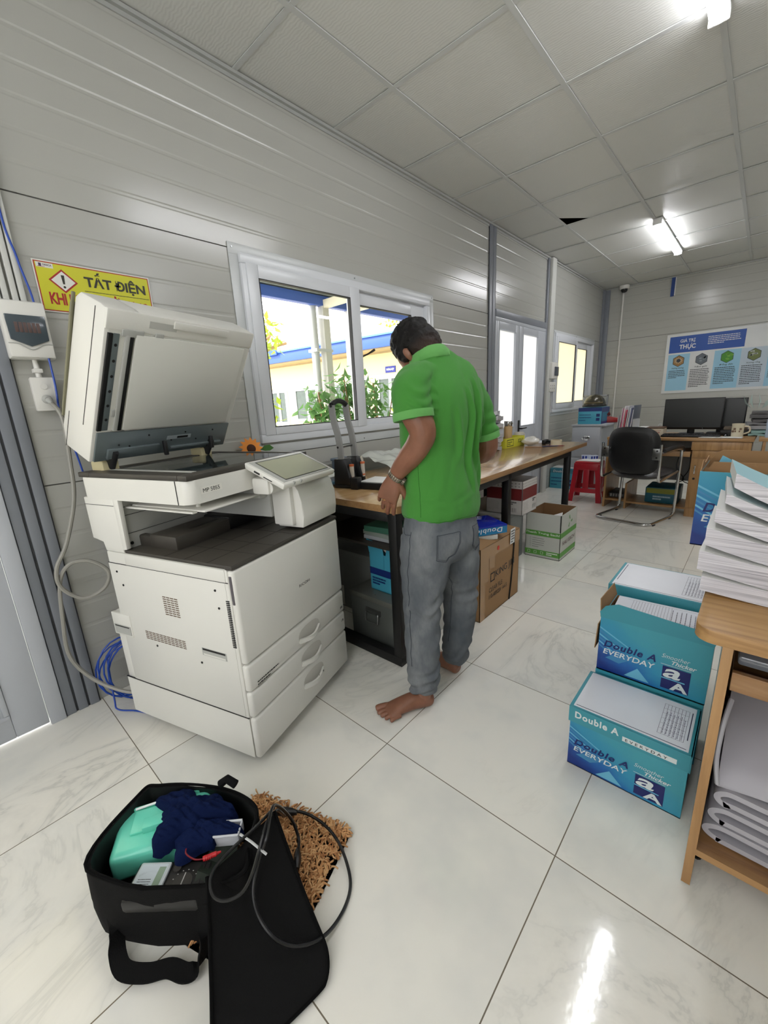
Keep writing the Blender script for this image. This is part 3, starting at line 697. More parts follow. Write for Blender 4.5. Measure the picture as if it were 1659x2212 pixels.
b=MB();b.tube(crom([(0,0,.24),(.0,.02,.16),(0,.01,.07),(0,0,.0)],5),.004,6);b.build('stem',P(70,110,50,.6),fl)
b=MB();b.M=T(.0,.05,.235)
leafp=[(0,0),(.03,.018),(.06,.02),(.085,0),(.06,-.012),(.03,-.010)]
b.prism([(y,z) for y,z in leafp],-.001,.001,0,'x');b.M=T(.0,.05,.235);b.build('leaf',P(66,112,50,.5),fl)
b=MB();b.lathe([(0,0),(.045,0),(.05,.05),(.042,.055),(.0,.05)],16);b.build('pot',P(150,120,90,.6),fl)
# ---- clutter at the back of the desk
t=thing('storage_tub','small slate blue plastic tub behind the hole punch','tub',(.10,1.735,ZD),2)
b=MB();b.box(-.06,.06,-.055,.055,0,.095,0,.008);b.build('body',P(92,108,124,.45),t);b=MB();b.box(-.065,.065,-.06,.06,.095,.112,0,.006);b.build('lid',P(104,120,136,.4),t)
def paperpile(name,label,cat,x,y,z,w,d,h,n,rz,mats,group=None,jit=.012,curl=.0):
    t=thing(name,label,cat,(x,y,z),rz,group)
    for k in range(n):
        b=MB();jx,jy,jr=random.uniform(-jit,jit),random.uniform(-jit,jit),random.uniform(-4,4);b.M=T(jx,jy,0)@Rz(jr)
        z0=h*k/n;z1=h*(k+1)/n-.0006
        b.grid(lambda u,v:((u-.5)*w,(v-.5)*d,z1+curl*((2*u-1)**2)*(k+1)/n+.0006*math.sin(9*v+k)),8,3,0,z1-z0)
        b.build('sheaf',mats[k%len(mats)],t)
    return t
paperpile('paper_pile','pile of blue and white papers left of the hole punch','papers',.19,1.48,ZD,.22,.20,.05,4,8,[M_paper,P(120,170,200,.6),M_paperb,M_paper])
t=thing('owl_mug','round cream mug with a dark pattern behind the punch lever','mug',(.09,1.845,ZD))
b=MB();b.lathe([(0,0),(.04,0),(.052,.03),(.05,.075),(.042,.105),(.038,.105),(.044,.07),(.04,.02),(0,.012)],24);b.tube(crom([(-.03,-.04,.09),(-.05,-.07,.07),(-.04,-.065,.035),(-.03,-.04,.025)],5),.006,8);
for k in range(5): b.lathe([(0,.004),(.008,0),(0,-.001)],8,(.05*math.cos(k*.5-.9),.05*math.sin(k*.5-.9),.05+.018*(k%2)),1,'x')
b.build('body',[P(214,208,192,.3),P(80,70,60,.5)],t)
# plastic sleeves + loose papers banked against the wall
M_film=mat_film('clear_plastic',(.86,.88,.84,1),.55)
def sleeve(label,x,y,w,d,rz,z0,zb,mat,seed,nm='plastic_sleeve',cat='plastic sleeve',grp=None,amp=.012):
    t=MB();cs,sn=math.cos(D(rz)),math.sin(D(rz))
    def f(u,v):
        px,py=(u-.5)*w,(v-.5)*d;h=z0+(zb-z0)*(1-u)**1.3+amp*abs(noise.noise(Vector((u*4,v*4,seed))))*2
        return (px*cs-py*sn,px*sn+py*cs,h)
    t.grid(f,22,22,0,.002);o=t.build(nm,mat,ang=80,loc=(x,y,ZD));tag(o,label,cat,grp);return o
sleeve('heap of crumpled clear plastic sleeves against the wall below the window',.27,2.12,.42,.42,-6,.012,.10,M_film,1.3,amp=.02)
sleeve('white and yellowish printed sheets under the plastic sleeves beside the man',.34,2.50,.44,.30,8,.006,.075,P(228,224,196,.5,var=.1),4.1,'loose_papers','papers',amp=.008)
sleeve('white curled paper sheets right behind the hole punch',.56,1.92,.14,.24,10,.004,.05,P(222,218,208,.6),7.7,'curled_papers','papers',amp=.02)
sleeve('small loose white sheet lying beside the hole punch tray near the man',.70,1.84,.24,.2,-12,.003,.006,M_paper,2.2,'loose_sheet','paper',amp=.001)
for k,(dy,c) in enumerate(((0,(60,120,140)),(.05,(40,60,74)),(.02,(90,150,166)))):
    b=MB();b.box(-.15,.15,-.11,.11,0,.012,0,.003);b.box(-.148,.15,-.108,.108,.002,.010,1);o=b.build('ring_folder',[P(*c,.35),M_paper]);o.location=(.20,2.72+dy,ZD+.013*k);o.rotation_euler=(0,0,D(6-5*k))
    tag(o,('teal folder at the bottom of the little pile by the window sill','dark folder in the middle of the little pile by the window sill','pale teal folder on top of the little pile by the window sill')[k],'folder','folders by the sill')
b=MB();b.box(-.05,.05,-.11,.11,0,.006,0,.002);o=b.build('clip_board',M_blk2);o.location=(.55,2.16,ZD+.02);o.rotation_euler=(D(8),D(-12),D(40));tag(o,'dark clipboard edge poking out of the papers behind the punch','clipboard')
# ---- right part of the desk
t=thing('computer_mouse','black mouse beside the yellow carton on the desk','mouse',(.44,3.03,ZD),20)
b=MB();b.grid(lambda u,v:((u-.5)*.065,(v-.5)*.115,.034*max(0,(1-(2*u-1)**2))**.5*max(0,(1-(2*v-1)**2))**.6),14,16);b.box(-.03,.03,-.052,.052,0,.004,0,.002);b.build('shell',P(26,26,28,.3),t,80)
b=MB();b.cyl((-.003,.03,.031),(.003,.03,.031),.008,n=12);b.build('scroll_wheel',M_dk,t)
t=thing('yellow_carton','yellow open topped snack carton holding odds and ends on the desk','carton',(.36,3.50,ZD),-2)
M_yel=P(206,204,60,.45,var=.06)
b=MB();w_,d_,h_=.11,.36,.085
for q in ((-w_/2,w_/2,-d_/2,-d_/2+.002),(-w_/2,w_/2,d_/2-.002,d_/2),(-w_/2,-w_/2+.002,-d_/2,d_/2),(w_/2-.002,w_/2,-d_/2,d_/2)): b.box(*q,0,h_)
b.box(-w_/2,w_/2,-d_/2,d_/2,0,.002)
Fx=frame((w_/2+.0002,-d_/2,0),(0,1,0),(0,0,1));b.rect(Fx,.03,.15,.012,.07,1);b.rect(Fx,.036,.144,.018,.064,0,.0006);b.lines(Fx@T(.045,.025,.0009),.09,.03,2,1);b.text('STICK',Fx@T(.23,.03,0)@Matrix.Rotation(PI,4,'Z')@T(-.10,-.035,0),.10,.035,1,.02,.2)
b.build('body',[M_yel,P(40,60,50,.5)],t)
t=thing('bamboo_flask','bamboo sided flask with steel lid standing in the yellow carton','flask',(.345,3.50,ZD+.004))
b=MB();b.lathe([(0,0),(.036,0),(.036,.17),(.034,.175),(0,.175)],24);b.build('body',mat_wood('bamboo',rgb(176,140,92),rgb(196,162,114),rgb(206,176,130),'z',.4,2),t)
b=MB();b.lathe([(.033,.174),(.035,.178),(.036,.215),(.034,.22),(0,.22)],24);b.cyl((.036,0,.2),(.042,0,.2),.006,n=8);b.build('lid',M_chrome,t)
t=thing('paper_stack','leaning stack of grey documents standing beyond the man','documents',(.30,3.20,ZD+.002),8)
z=0
for k in range(9):
    b=MB();hh=random.uniform(.014,.034);ww=.22+random.uniform(-.03,.03)
    b.M=T(random.uniform(-.02,.02),random.uniform(-.012,.012),z)@Rz(random.uniform(-14,14))
    b.grid(lambda u,v:((u-.5)*ww,(v-.5)*.13,hh+.02*(2*u-1)**2*(k>3)+.006*math.sin(5*v+k)),8,4,0,hh);b.build('sheaf',P(*random.choice(((168,168,172),(150,148,154),(190,190,192))),.6),t);z+=hh+.006
b=MB();b.lathe([(0,0),(.042,0),(.044,.10),(.040,.10),(.038,.006),(0,.006)],22);b.tube(crom([(.0,.04,.085),(0,.07,.08),(0,.072,.035),(0,.042,.022)],5),.006,8)
b.box(.028,.0455,-.022,.022,.012,.06,1,.002)
o=b.build('white_mug',[P(222,218,206,.3),P(196,120,124,.5)]);o.location=(.30,3.83,ZD);o.rotation_euler=(0,0,D(-20));tag(o,'white mug with a pink patch near the far end of the desk','mug')
b=MB();b.grid(lambda u,v:(.07*math.cos(2*PI*u)*math.sin(PI*v)*(1+.35*noise.noise(Vector((3*u,3*v,1)))),.10*math.sin(2*PI*u)*math.sin(PI*v)*(1+.35*noise.noise(Vector((3*u,5*v,3)))),.035+.035*math.cos(PI*v)*(1+.4*noise.noise(Vector((7*u,5*v,2))))),26,14)
o=b.build('crumpled_wrapper',mat_film('wrap',(.9,.89,.84,1),.7),ang=60);o.location=(.50,3.64,ZD+.004);tag(o,'crumpled clear wrapper with cotton in front of the white mug','wrapper')
b=MB();b.tube([(.03*math.cos(k*.7)*(1+.15*math.sin(k*1.9)),.055*math.sin(k*.7)*(1+.1*math.cos(k*2.3)),.006+.028*k/60+.006*math.sin(k)) for k in range(64)],.0042,6);b.box(-.03,-.0,-.055,-.02,0,.04,0,.004)
o=b.build('coiled_charger_cable',P(16,16,18,.35));o.location=(.60,3.76,ZD);tag(o,'coiled black charger lead beside the tape roll','cable')
b=MB();b.lathe([(.036,0),(.046,0),(.046,.045),(.036,.045),(.036,0)],30);b.lathe([(.034,0),(.036,0),(.036,.045),(.034,.045),(.034,0)],30,mi=1)
o=b.build('tape_roll',[P(206,196,170,.4),P(176,150,110,.7)]);o.location=(.70,3.70,ZD);tag(o,'roll of cream packing tape standing flat near the desk end','tape')
for k,(x,y,r,c,lb) in enumerate(((.60,3.46,70,(150,112,76),'thin wooden brown pen lying nearest the wrapper'),(.70,3.56,55,(60,66,92),'dark blue pen lying in front of the tape roll'),(.735,3.60,58,(120,50,52),'dark red pen lying against the tape roll'))):
    b=MB();b.cyl((0,-.07,.005),(0,.055,.005),.0045,n=10);b.cyl((0,.055,.005),(0,.072,.005),.0045,.001,n=10);b.box(-.001,.001,-.068,-.03,.009,.011)
    o=b.build('pen',P(*c,.35));o.location=(x,y,ZD);o.rotation_euler=(0,0,D(-r));tag(o,lb,'pen','pens on the desk')
b=MB();b.box(-.15,.15,-.105,.105,0,.003,0,.001);o=b.build('flat_envelope',P(196,200,210,.6));o.location=(.40,3.90,ZD);o.rotation_euler=(0,0,D(30));tag(o,'flat white envelope behind the charger lead at the desk end','envelope')
# ---- under the desk
M_galv=P(120,124,120,.38,.6,var=.12)
def trunk(name,label,x,y,w,d,h,rz,lip=.03,z=0):
    t=thing(name,label,'trunk',(x,y,z),rz,'metal trunks')
    b=MB();b.box(.004,w-.004,.004,d-.004,0,h-.01,0,.003);b.build('body',M_galv,t)
    b=MB();b.box(0,w,0,d,h-lip,h,0,.003);
    for q in (.03,w/2,w-.03): b.cyl((q,.03,h),(q,.03,h+.002),.004,n=8)
    b.build('lid',P(132,134,126,.35,.55,var=.15),t)
    b=MB();cx=w*.52;hz=h*.64;b.tube(crom([(cx-.035,-.004,hz+.012),(cx-.042,-.012,hz+.005),(cx-.040,-.014,hz-.03),(cx-.03,-.014,hz-.038),(cx+.03,-.014,hz-.038),(cx+.04,-.014,hz-.03),(cx+.042,-.012,hz+.005),(cx+.035,-.004,hz+.012)],4),.0035,8)
    b.box(cx-.05,cx+.05,-.0015,0.005,hz-.0,hz+.03,0,.001);b.cyl((cx-.04,-.006,hz+.012),(cx+.04,-.006,hz+.012),.006,n=8);b.build('handle',M_steel,t);return t
trunk('metal_trunk','small galvanised metal trunk with wire handle in the near end of the desk frame',.515,1.325,.315,.42,.266,0,)
def weave(b,x0,x1,y0,y1,z,mi): pass
M_da1=P(46,130,160,.42,var=.05);M_da2=P(70,160,186,.42,var=.05);M_dab=P(20,44,110,.4,var=.08);M_dat=P(40,120,136,.42,var=.05)
t=thing('paper_carton','open sky blue paper carton full of crumpled sheets standing on the metal trunk','carton',(.605,1.40,.268),-1)
b=MB()
for q in ((0,.22,0,.003),(0,.22,.28,.283),(0,.003,0,.283),(.217,.22,0,.283)): b.box(*q,0,.20)
for q in ((0,.22,0,.283),): b.box(*q,0,.004)
b.box(-.001,.221,-.001,.284,.085,.122,1)
b.prism([(0,.2),(.10,.2),(.09,.255),(-.015,.27)],-.002,.001,0,'y');b.prism([(.115,.2),(.22,.2),(.235,.25),(.125,.245)],-.004,-.001,0,'y')
Ff=frame((0,-.0015,0),(1,0,0),(0,0,1));b.lines(Ff@T(.015,.03,0),.10,.045,3,1,.9,.6);b.rect(Ff,.15,.165,.03,.05,1);b.rect(Ff,.175,.185,.05,.062,1);b.rect(Ff,.10,.101,.085,.2,1)
b.build('box',[M_da2,M_dab],t)
b=MB();b.grid(lambda u,v:(.01+.20*u,.01+.26*v,.18+.05*noise.noise(Vector((u*5,v*5,2)))+.05*math.sin(PI*u)),18,18);b.build('crumpled_sheets',P(186,182,176,.7),t,50)
t=thing('grey_drawer_unit','low grey cabinet in the dark behind the metal trunk under the desk','cabinet',(.13,1.52,0))
b=MB();b.box(0,.36,0,.5,0,.355,0,.004);b.box(-.01,.40,-.02,.52,.36,.385,0,.004);b.box(.0,.12,-.004,0,.01,.14,1,.002);b.build('cabinet_body',[P(120,122,118,.5),P(196,196,186,.5)],t)
b=MB();b.box(-.745,-.057,.10,.50,.52-.0,.532);b.box(-.745,-.70,.10,.50,.532,.70);b.box(-.09,-.06,.46,.50,.532,.70);b.build('shelf_board',P(52,46,40,.5),dk)
for k,(c,h) in enumerate((((60,110,90),.03),((150,160,150),.022),((176,180,182),.02))):
    b=MB();z0=sum((.03,.022,.02)[2-i] for i in range(2-k)) if k<2 else 0
    b.box(-.10,.10,-.13,.13,0,h,0,.002);b.box(-.098,.101,-.128,.128,.002,h-.002,1);o=b.build('book',[P(*c,.5),M_paper]);o.location=(.66,1.54,.534+z0);o.rotation_euler=(0,0,D((8,-4,2)[k]));tag(o,('green book on top of the pile below the desk top','pale book in the middle of the pile below the desk top','greyish white book at the bottom of the pile below the desk top')[k],'book','books under the desk')
t=thing('white_carton','thin white carton with handwriting on its side standing beside the metal trunk','carton',(.845,1.34,0))
b=MB();b.box(0,.028,0,.46,0,.245,0,.002)
Fs=frame((.0285,.04,0),(0,1,0),(0,0,1));b.text('HỒ SƠ',Fs@T(.0,.13,0)@Matrix.Rotation(D(-8),4,'Z'),.10,.035,1,.004,.3);b.text('2023',Fs@T(.0,.08,0),.08,.03,1,.0,.3);b.lines(Fs@T(.18,.06,0),.1,.12,3,1,.8,.2)
b.build('box',[P(190,190,182,.6),P(60,60,80,.6)],t)
# folder carton
t=thing('brown_carton','big taped brown cardboard carton with black printed name under the desk','carton',(.60,1.83,0))
W_,L_,H_=.40,.48,.425
b=MB();b.box(0,W_,0,.004,0,H_);b.box(0,W_,L_-.004,L_,0,H_);b.box(0,.004,0,L_,0,H_);b.box(W_-.004,W_,0,L_,0,H_);b.box(0,W_,0,L_,0,.004)
b.box(.004,W_-.10,.004,L_-.004,H_-.006,H_-.002);b.grid(lambda u,v:(W_-.10*u,.0+L_*v,H_+.03*u*(1-v)+.01*u),6,6,0,.003)
Fs=frame((W_+.0006,0,0),(0,1,0),(0,0,1))
b.text('KING JIM',Fs@T(.175,.20,0)@Matrix.Rotation(D(2),4,'Z'),.24,.052,1,.008);
for q in ((.115,.165,.20,.207),(.115,.165,.245,.252),(.115,.122,.2,.252),(.158,.165,.2,.252)): b.rect(Fs,*q,1)
b.text('CLEAR FILE',Fs@T(.10,.14,0),.16,.028,1,.0);b.text('110-400GSV  A4-S',Fs@T(.10,.10,0),.22,.026,1,.0)
M_tape=P(164,128,88,.18,var=.1)
b.rect(Fs,0,L_,H_-.075,H_-.002,2,.0004);b.rect(Fs,.05,.09,.22,H_-.03,2,.0007);b.rect(Fs,.10,.16,.28,.35,2,.0007);b.rect(Fs,0,.05,0,H_,2,.0005)
b.build('box',[M_card,M_ink,M_tape],t)
b=MB();b.tube(crom([(W_+.004,.40,H_+.01),(W_+.006,.39,.30),(W_+.005,.37,.12),(W_+.004,.35,.005)],6),.0045,6);b.build('packing_strap',M_dk,t)
b=MB();b.box(0,.002,-.03,.03,-.045,.045);b.lines(frame((.0025,-.025,-.04),(0,1,0),(0,0,1)),.05,.08,5,1);b.M=I4;o=b.build('label_tag',[M_paper,M_ink],t);o.location=(W_+.006,.37,H_-.02)
b=MB();b.cyl((0,0,0),(.001,0,0),.013,n=16);o=b.build('sticker',P(206,60,46,.5),t);o.location=(W_+.002,.20,H_-.045)
t=thing('paper_ream','blue wrapped ream of copy paper lying upside down on the brown carton','paper ream',(.862,2.006,.462),59)
b=MB();b.box(-.15,.15,-.105,.105,0,.052,0,.006);Fs=frame((.147,-.1053,.052),(-1,0,0),(0,0,-1));b.rect(Fs,0,.29,.010,.050,1,.0002)
b.text('Double A',Fs@T(.03,.014,.0002),.22,.027,2,.01,.1,1.1)
Ft=frame((-.14,-.10,.0523),(1,0,0),(0,1,0));b.text('A',Ft@T(.20,.17,0),.03,.03,2,.01);b.lines(Ft@T(.12,.12,0),.10,.05,3,2,.9,.4);b.rect(Ft,.0,.12,.0,.1,3)
b.build('wrapper',[P(20,40,150,.12,var=.1),P(30,120,170,.15),P(220,225,230,.4),P(16,70,90,.2)],t)
b=MB();b.box(-.13,.13,-.10,.10,0,.028,0,.004);o=b.build('folded_papers',P(214,212,204,.6));o.location=(.84,1.99,.4315);o.rotation_euler=(0,0,D(50));tag(o,'white folded papers squeezed between the ream and the brown carton','papers')
# grey chest + red white box
t=thing('grey_chest','light grey metal chest with white lid farther back under the desk','chest',(.385,2.55,0))
b=MB();b.box(0,.365,0,.395,0,.385,0,.004);b.build('body',P(138,142,142,.4,.3),t);b=MB();b.box(-.01,.375,.0,.62,.387,.41,0,.004);b.build('lid',P(176,178,174,.35),t)
b=MB();b.box(.365,.368,.02,.38,.02,.35,0,.002);b.cyl((.368,.12,.22),(.371,.12,.22),.006,n=8,mi=1);b.build('side_panel',[P(144,148,148,.4,.3),M_ink],t)
t=thing('red_white_box','open red and white appliance box with dotted rim standing on the grey chest','box',(.62,2.60,.412))
b=MB();b.box(0,.265,0,.003,0,.235);b.box(0,.265,.24,.243,0,.235);b.box(0,.003,0,.243,0,.235);b.box(.262,.265,0,.243,0,.235);b.box(0,.265,0,.243,0,.003)
for Fq,w_ in ((frame((0,-.0006,0),(1,0,0),(0,0,1)),.265),(frame((.2656,0,0),(0,1,0),(0,0,1)),.243)):
    b.rect(Fq,.004,w_-.004,.105,.185,1);
    for i in range(10):
        for j in range(2):
            b.M=Fq@T(.014+i*w_/10.5,.2+j*.02,.0003);v=[b.V((.006*math.cos(2*PI*k/8),.006*math.sin(2*PI*k/8),0)) for k in range(8)];b.face(v,2);b.M=I4
    b.lines(Fq@T(.015,.02,0),.09,.07,8,2,.9,.25);b.rect(Fq,.165,.23,.02,.05,3)
    for i in range(9): b.rect(Fq,.168+i*.0068,.1705+i*.0068,.02,.05,4,.0006)
    b.lines(Fq@T(.17,.07,0),.06,.025,2,4,.9,.6)
b.build('box',[P(196,192,188,.5),P(110,30,32,.5),P(150,146,142,.5),P(210,208,204,.5),M_ink],t)
# green white carton
t=thing('green_white_carton','open white carton with green printed bands on the floor beside the desk','carton',(.768,2.958,0),0)
w_,d_,h_=.262,.345,.348
b=MB();b.box(0,w_,0,.004,0,h_-.0,0);b.box(0,w_,d_-.004,d_,0,h_);b.box(0,.004,0,d_,0,h_);b.box(w_-.004,w_,0,d_,0,h_);b.box(0,w_,0,d_,0,.004)
b.box(.0045,w_-.0045,.0045,.0055,.01,h_-.001,1);b.box(.0045,w_-.0045,d_-.0055,d_-.0045,.01,h_-.001,1);b.box(.0045,.0055,.005,d_-.005,.01,h_-.001,1);b.box(w_-.0055,w_-.0045,.005,d_-.005,.01,h_-.001,1)
for Fq,L1,k in ((frame((0,-.0006,0),(1,0,0),(0,0,1)),w_,0),(frame((w_+.0006,0,0),(0,1,0),(0,0,1)),d_,1)):
    b.rect(Fq,0,L1,.172,.212,2);b.rect(Fq,0,L1,.02,.06,2);b.rect(Fq,0,L1,.0,.004,3,.0004)
    if k==0:
        b.text('Thanh Trung Sach!',Fq@T(-.0,.182,.0002),L1*.98,.022,4,.015)
        b.lines(Fq@T(.055,.075,0),.10,.085,5,5,.9,.25)
        for j in range(5):
            y=.082+j*.0165
            for q in ((.035,.044,y,y+.001),(.035,.044,y+.008,y+.009),(.035,.036,y,y+.009),(.043,.044,y,y+.009)): b.rect(Fq,*q,5)
        for j in range(3): b.rect(Fq,.02+.05*j,.04+.05*j,.03,.05,4,.0008);b.rect(Fq,.022+.05*j,.038+.05*j,.032,.048,2,.0012)
        b.lines(Fq@T(.165,.026,.0004),.08,.028,2,4,1,.6)
        b.box(w_-.006,w_-.002,-.0025,0,.22,h_,3)
    else:
        b.text('RAU SẠCH',Fq@T(.05,.10,0),.26,.04,6,.01)
        for a in range(3): 
            b.M=Fq@T(.19,.27,.0006)@Matrix.Rotation(D(a*120),4,'Z');v=[b.V(x) for x in ((.012,-.012,0),(.04,-.012,0),(.04,-.02,0),(.055,-.004,0),(.04,.012,0),(.04,.004,0),(.02,.004,0))];b.face(v,7);b.M=I4
b.build('box',[P(188,190,182,.6),P(122,90,58,.8),P(86,150,60,.5),M_ink,P(220,226,214,.5),P(120,120,116,.6),P(90,60,60,.6),P(110,150,100,.6)],t)
b=MB();b.prism([(-.09,0),(.09,0),(.085,.10)],-.001,.001,0,'y');o=b.build('paper_sheet',M_paper);o.location=(.90,3.06,.30);o.rotation_euler=(D(-52),0,D(8));tag(o,'white sheet standing askew in the green banded carton','paper')
o.location=(.89,3.09,.255)
b=MB();b.box(-.1,.1,-.14,.14,0,.245,0,.004);o=b.build('paper_block',P(200,200,194,.7));o.location=(.89,3.12,.005);tag(o,'block of paper filling the green banded carton','papers')
# ============================================================ wall fittings at the left
t=thing('breaker_box','white plastic breaker box with smoked window above the wall socket','electrical box',(0,.27,1.41))
b=MB();b.box(0,.048,0,.13,0,.192,0,.008);b.box(.045,.056,.002,.128,.004,.188,0,.006);b.build('enclosure',M_pw,t)
b=MB();b.prism([(.012,.062),(.065,.040),(.118,.062),(.120,.142),(.010,.142)],.056,.064,0,'x',.002);b.build('window_cover',P(70,80,86,.15,var=.1),t)
b=MB()
for k in range(6): b.box(.062,.0648,.030+k*.012,.040+k*.012,.085,.118,0,.001)
b.build('breaker_row',P(88,70,66,.4),t)
b=MB();b.tube(crom([(.057,.004,.050),(.058,.03,.048),(.059,.065,.030),(.058,.10,.048),(.057,.126,.050)],5),.0015,6);b.build('trim_line',M_pg,t)
t=thing('wall_socket','white wall socket plate with a rocker switch under the breaker box','socket',(0,.31,1.232))
b=MB();b.box(0,.030,0,.068,0,.116,0,.004);b.box(.030,.035,-.001,.069,-.001,.117,0,.003);b.box(.035,.0355,.010,.058,.01,.106,0,.001)
b.build('plate',M_pw,t);b=MB();b.cyl((.033,.034,.085),(.039,.034,.085),.010,n=20);b.build('rocker_switch',M_pw,t)
for k,y in enumerate((.283,.305,.330,.352)):
    b=MB();b.box(0,.020,y-.0085,y+.0085,1.60,2.69,0,.003);o=b.build('cable_trunking',M_trunk)
    tag(o,('white cable trunking nearest the door frame above the breaker box','second white cable trunking from the door above the breaker box','third white cable trunking from the door above the breaker box','white cable trunking beside the blue cable above the breaker box')[k],'cable trunking','trunkings above the breaker box')
b=MB();b.cyl((.018,.340,1.347),(.018,.340,1.412),.009,n=12);b.box(.0,.032,.326,.354,1.365,1.380,0,.003);o=b.build('conduit_pipe',M_pw);tag(o,'short white conduit between breaker box and wall socket','conduit')
# plug and grey mains lead
t=thing('power_lead','grey mains lead looping from the wall socket down behind the copier','cable',(0,0,0))
b=MB();b.cyl((.035,.344,1.272),(.065,.344,1.268),.016,.012,n=14);b.cyl((.065,.344,1.268),(.085,.347,1.255),.011,.006,n=12);b.build('plug',M_pg,t)
pts=crom([(.08,.346,1.258),(.11,.362,1.20),(.10,.355,1.04),(.10,.338,.90),(.09,.285,.74),(.09,.236,.65),(.095,.235,.575),(.11,.29,.515),(.13,.36,.535),(.14,.385,.60),(.12,.34,.655),(.10,.28,.66),(.085,.238,.60),(.085,.215,.45),(.09,.205,.29),(.12,.255,.17),(.20,.33,.105),(.27,.40,.09)],8)
b=MB();b.tube(pts,.0075,8);b.build('lead',P(150,148,140,.45),t)
# blue network cable
t=thing('blue_network_cable','coil of blue network cable on the floor behind the copier','cable',(.10,.33,0))
b=MB()
pts=[]
for k in range(150):
    a=k*.27;r=.105+.018*math.sin(k*.37);pts.append((.035+.04*math.sin(k*.11)+.02*math.cos(a),.06+r*math.cos(a),.155+r*1.25*math.sin(a)))
b.tube(pts,.0034,6);b.tube(crom([pts[-1],(.05,-.03,.06),(.07,-.03,.02),(.12,.02,.006),(.20,.06,.006),(.26,.10,.02)],6),.0034,6);b.tube([(.04,.05,.02),(.055,.055,.015),(.04,.065,.01)],.004,6,1);b.build('coil',[P(22,70,170,.35),P(200,200,200,.4)],t)
b=MB();b.tube(crom([(.03,.37-.33,2.69),(-.07,.345-.33,1.95),(-.075,.36-.33,1.74),(-.065,.375-.33,1.60),(-.05,.376-.33,1.34),(-.06,.372-.33,1.2),(-.08,.40-.33,1.03),(-.08,.43-.33,.6),(-.02,.42-.33,.28)],8),.0036,6);b.build('riser',P(22,70,170,.35),t)
# warning sign
t=thing('warning_sign','yellow switch-off warning sign with red border on the wall above the copier','sign',(.002,.402,1.583))
Sx=frame((0,0,0),(0,1,0),(0,0,1));Wd_,Hd_=.387,.172
b=MB();b.box(0,.003,0,Wd_,0,Hd_);F3=Sx@T(0,0,.003);b.rect(F3,.004,Wd_-.004,.004,Hd_-.004,1);b.rect(F3,.0075,Wd_-.0075,.0075,Hd_-.0075,2,.0006)
b.rect(F3,.010,.06,.148,.164,0,.0009);b.text('DESICA',F3@T(.030,.154,.001),.026,.006,4,.02);b.box(.0035,.0042,.018,.026,.151,.161,4);b.lines(F3@T(.014,.148,.001),.044,.004,1,1,1,.4)
def diamond(F_,cx,cy,r,mi,off): b.M=F_;b.face([b.V((cx-r*1.12,cy,off)),b.V((cx,cy-r,off)),b.V((cx+r*1.12,cy,off)),b.V((cx,cy+r,off))],mi);b.M=I4
diamond(F3,.083,.110,.040,1,.0010);diamond(F3,.083,.110,.033,0,.0013)
b.M=F3;b.prism([(.080,.100),(.086,.100),(.088,.130),(.078,.130)],.0013,.0016,3);v=[b.V((.083+.0042*math.cos(k*PI/5),.090+.0042*math.sin(k*PI/5),.0016)) for k in range(10)];b.face(v,3);b.M=I4
b.text('TẮT ĐIỆN',F3@T(.150,.093,.001),.215,.064,3,.03,0,.95);b.rect(F3,.145,.375,.0855,.0875,3,.001);b.text('KHI KHÔNG SỬ DỤNG',F3@T(.030,.016,.001),.335,.066,1,.03,0,.92)
b.build('board',[P(224,224,216,.5),P(168,40,34,.5),P(206,204,40,.45,var=.03),P(48,48,34,.5),P(60,40,80,.5)],t)
# ============================================================ beyond the second door
b=MB();b.box(0,.045,5.155,5.275,0,HC,0,.003);b.box(.045,.047,5.165,5.265,0,HC);o=b.build('cable_trunking',M_trunk);tag(o,'wide white vertical cable trunking right of the double door','cable trunking')
t=thing('small_breaker_box','small white breaker box with dark cover beside the far door','electrical box',(0,5.20,1.39))
b=MB();b.box(0,.08,0,.20,0,.19,0,.012);b.build('enclosure',M_pw,t);b=MB();b.box(.078,.09,.07,.19,.035,.14,0,.006);b.build('cover',P(76,80,88,.3),t)
b=MB();b.box(0,.055,5.21,5.40,1.24,1.355,0,.004)
for k in range(3):
    for j in (0,1): b.box(.054,.0555,5.235+k*.06,5.245+k*.06,1.275+j*.03,1.288+j*.03,1)
o=b.build('power_outlet',[M_pw,M_dk]);tag(o,'white power outlet block below the small breaker box','socket')
b=MB();b.cyl((.26,YB-.012,0),(.26,YB-.012,2.62),.012,n=12);o=b.build('conduit_pipe',M_pw);tag(o,'thin white vertical conduit on the far wall below the camera','conduit')
t=thing('dome_camera','white dome security camera at the top of the far wall','camera',(.28,YB-.07,2.65))
b=MB();b.lathe([(.065,.038),(.065,.0),(.055,-.01),(.0,-.01)],24);b.build('mount',M_pw,t);b=MB();b.lathe([(.045,-.008),(.043,-.03),(.03,-.05),(0,-.058)],20);b.build('dome',P(24,26,28,.08),t)
b=MB();b.box(.848,.888,YB-.02,YB-.004,2.44,2.685);b.box(.86,.90,YB-.003,YB-.0,2.45,2.685,1);o=b.build('blue_batten',[P(24,60,130,.5),M_white]);tag(o,'short dark blue strip hanging from the ceiling edge on the far wall','strip')
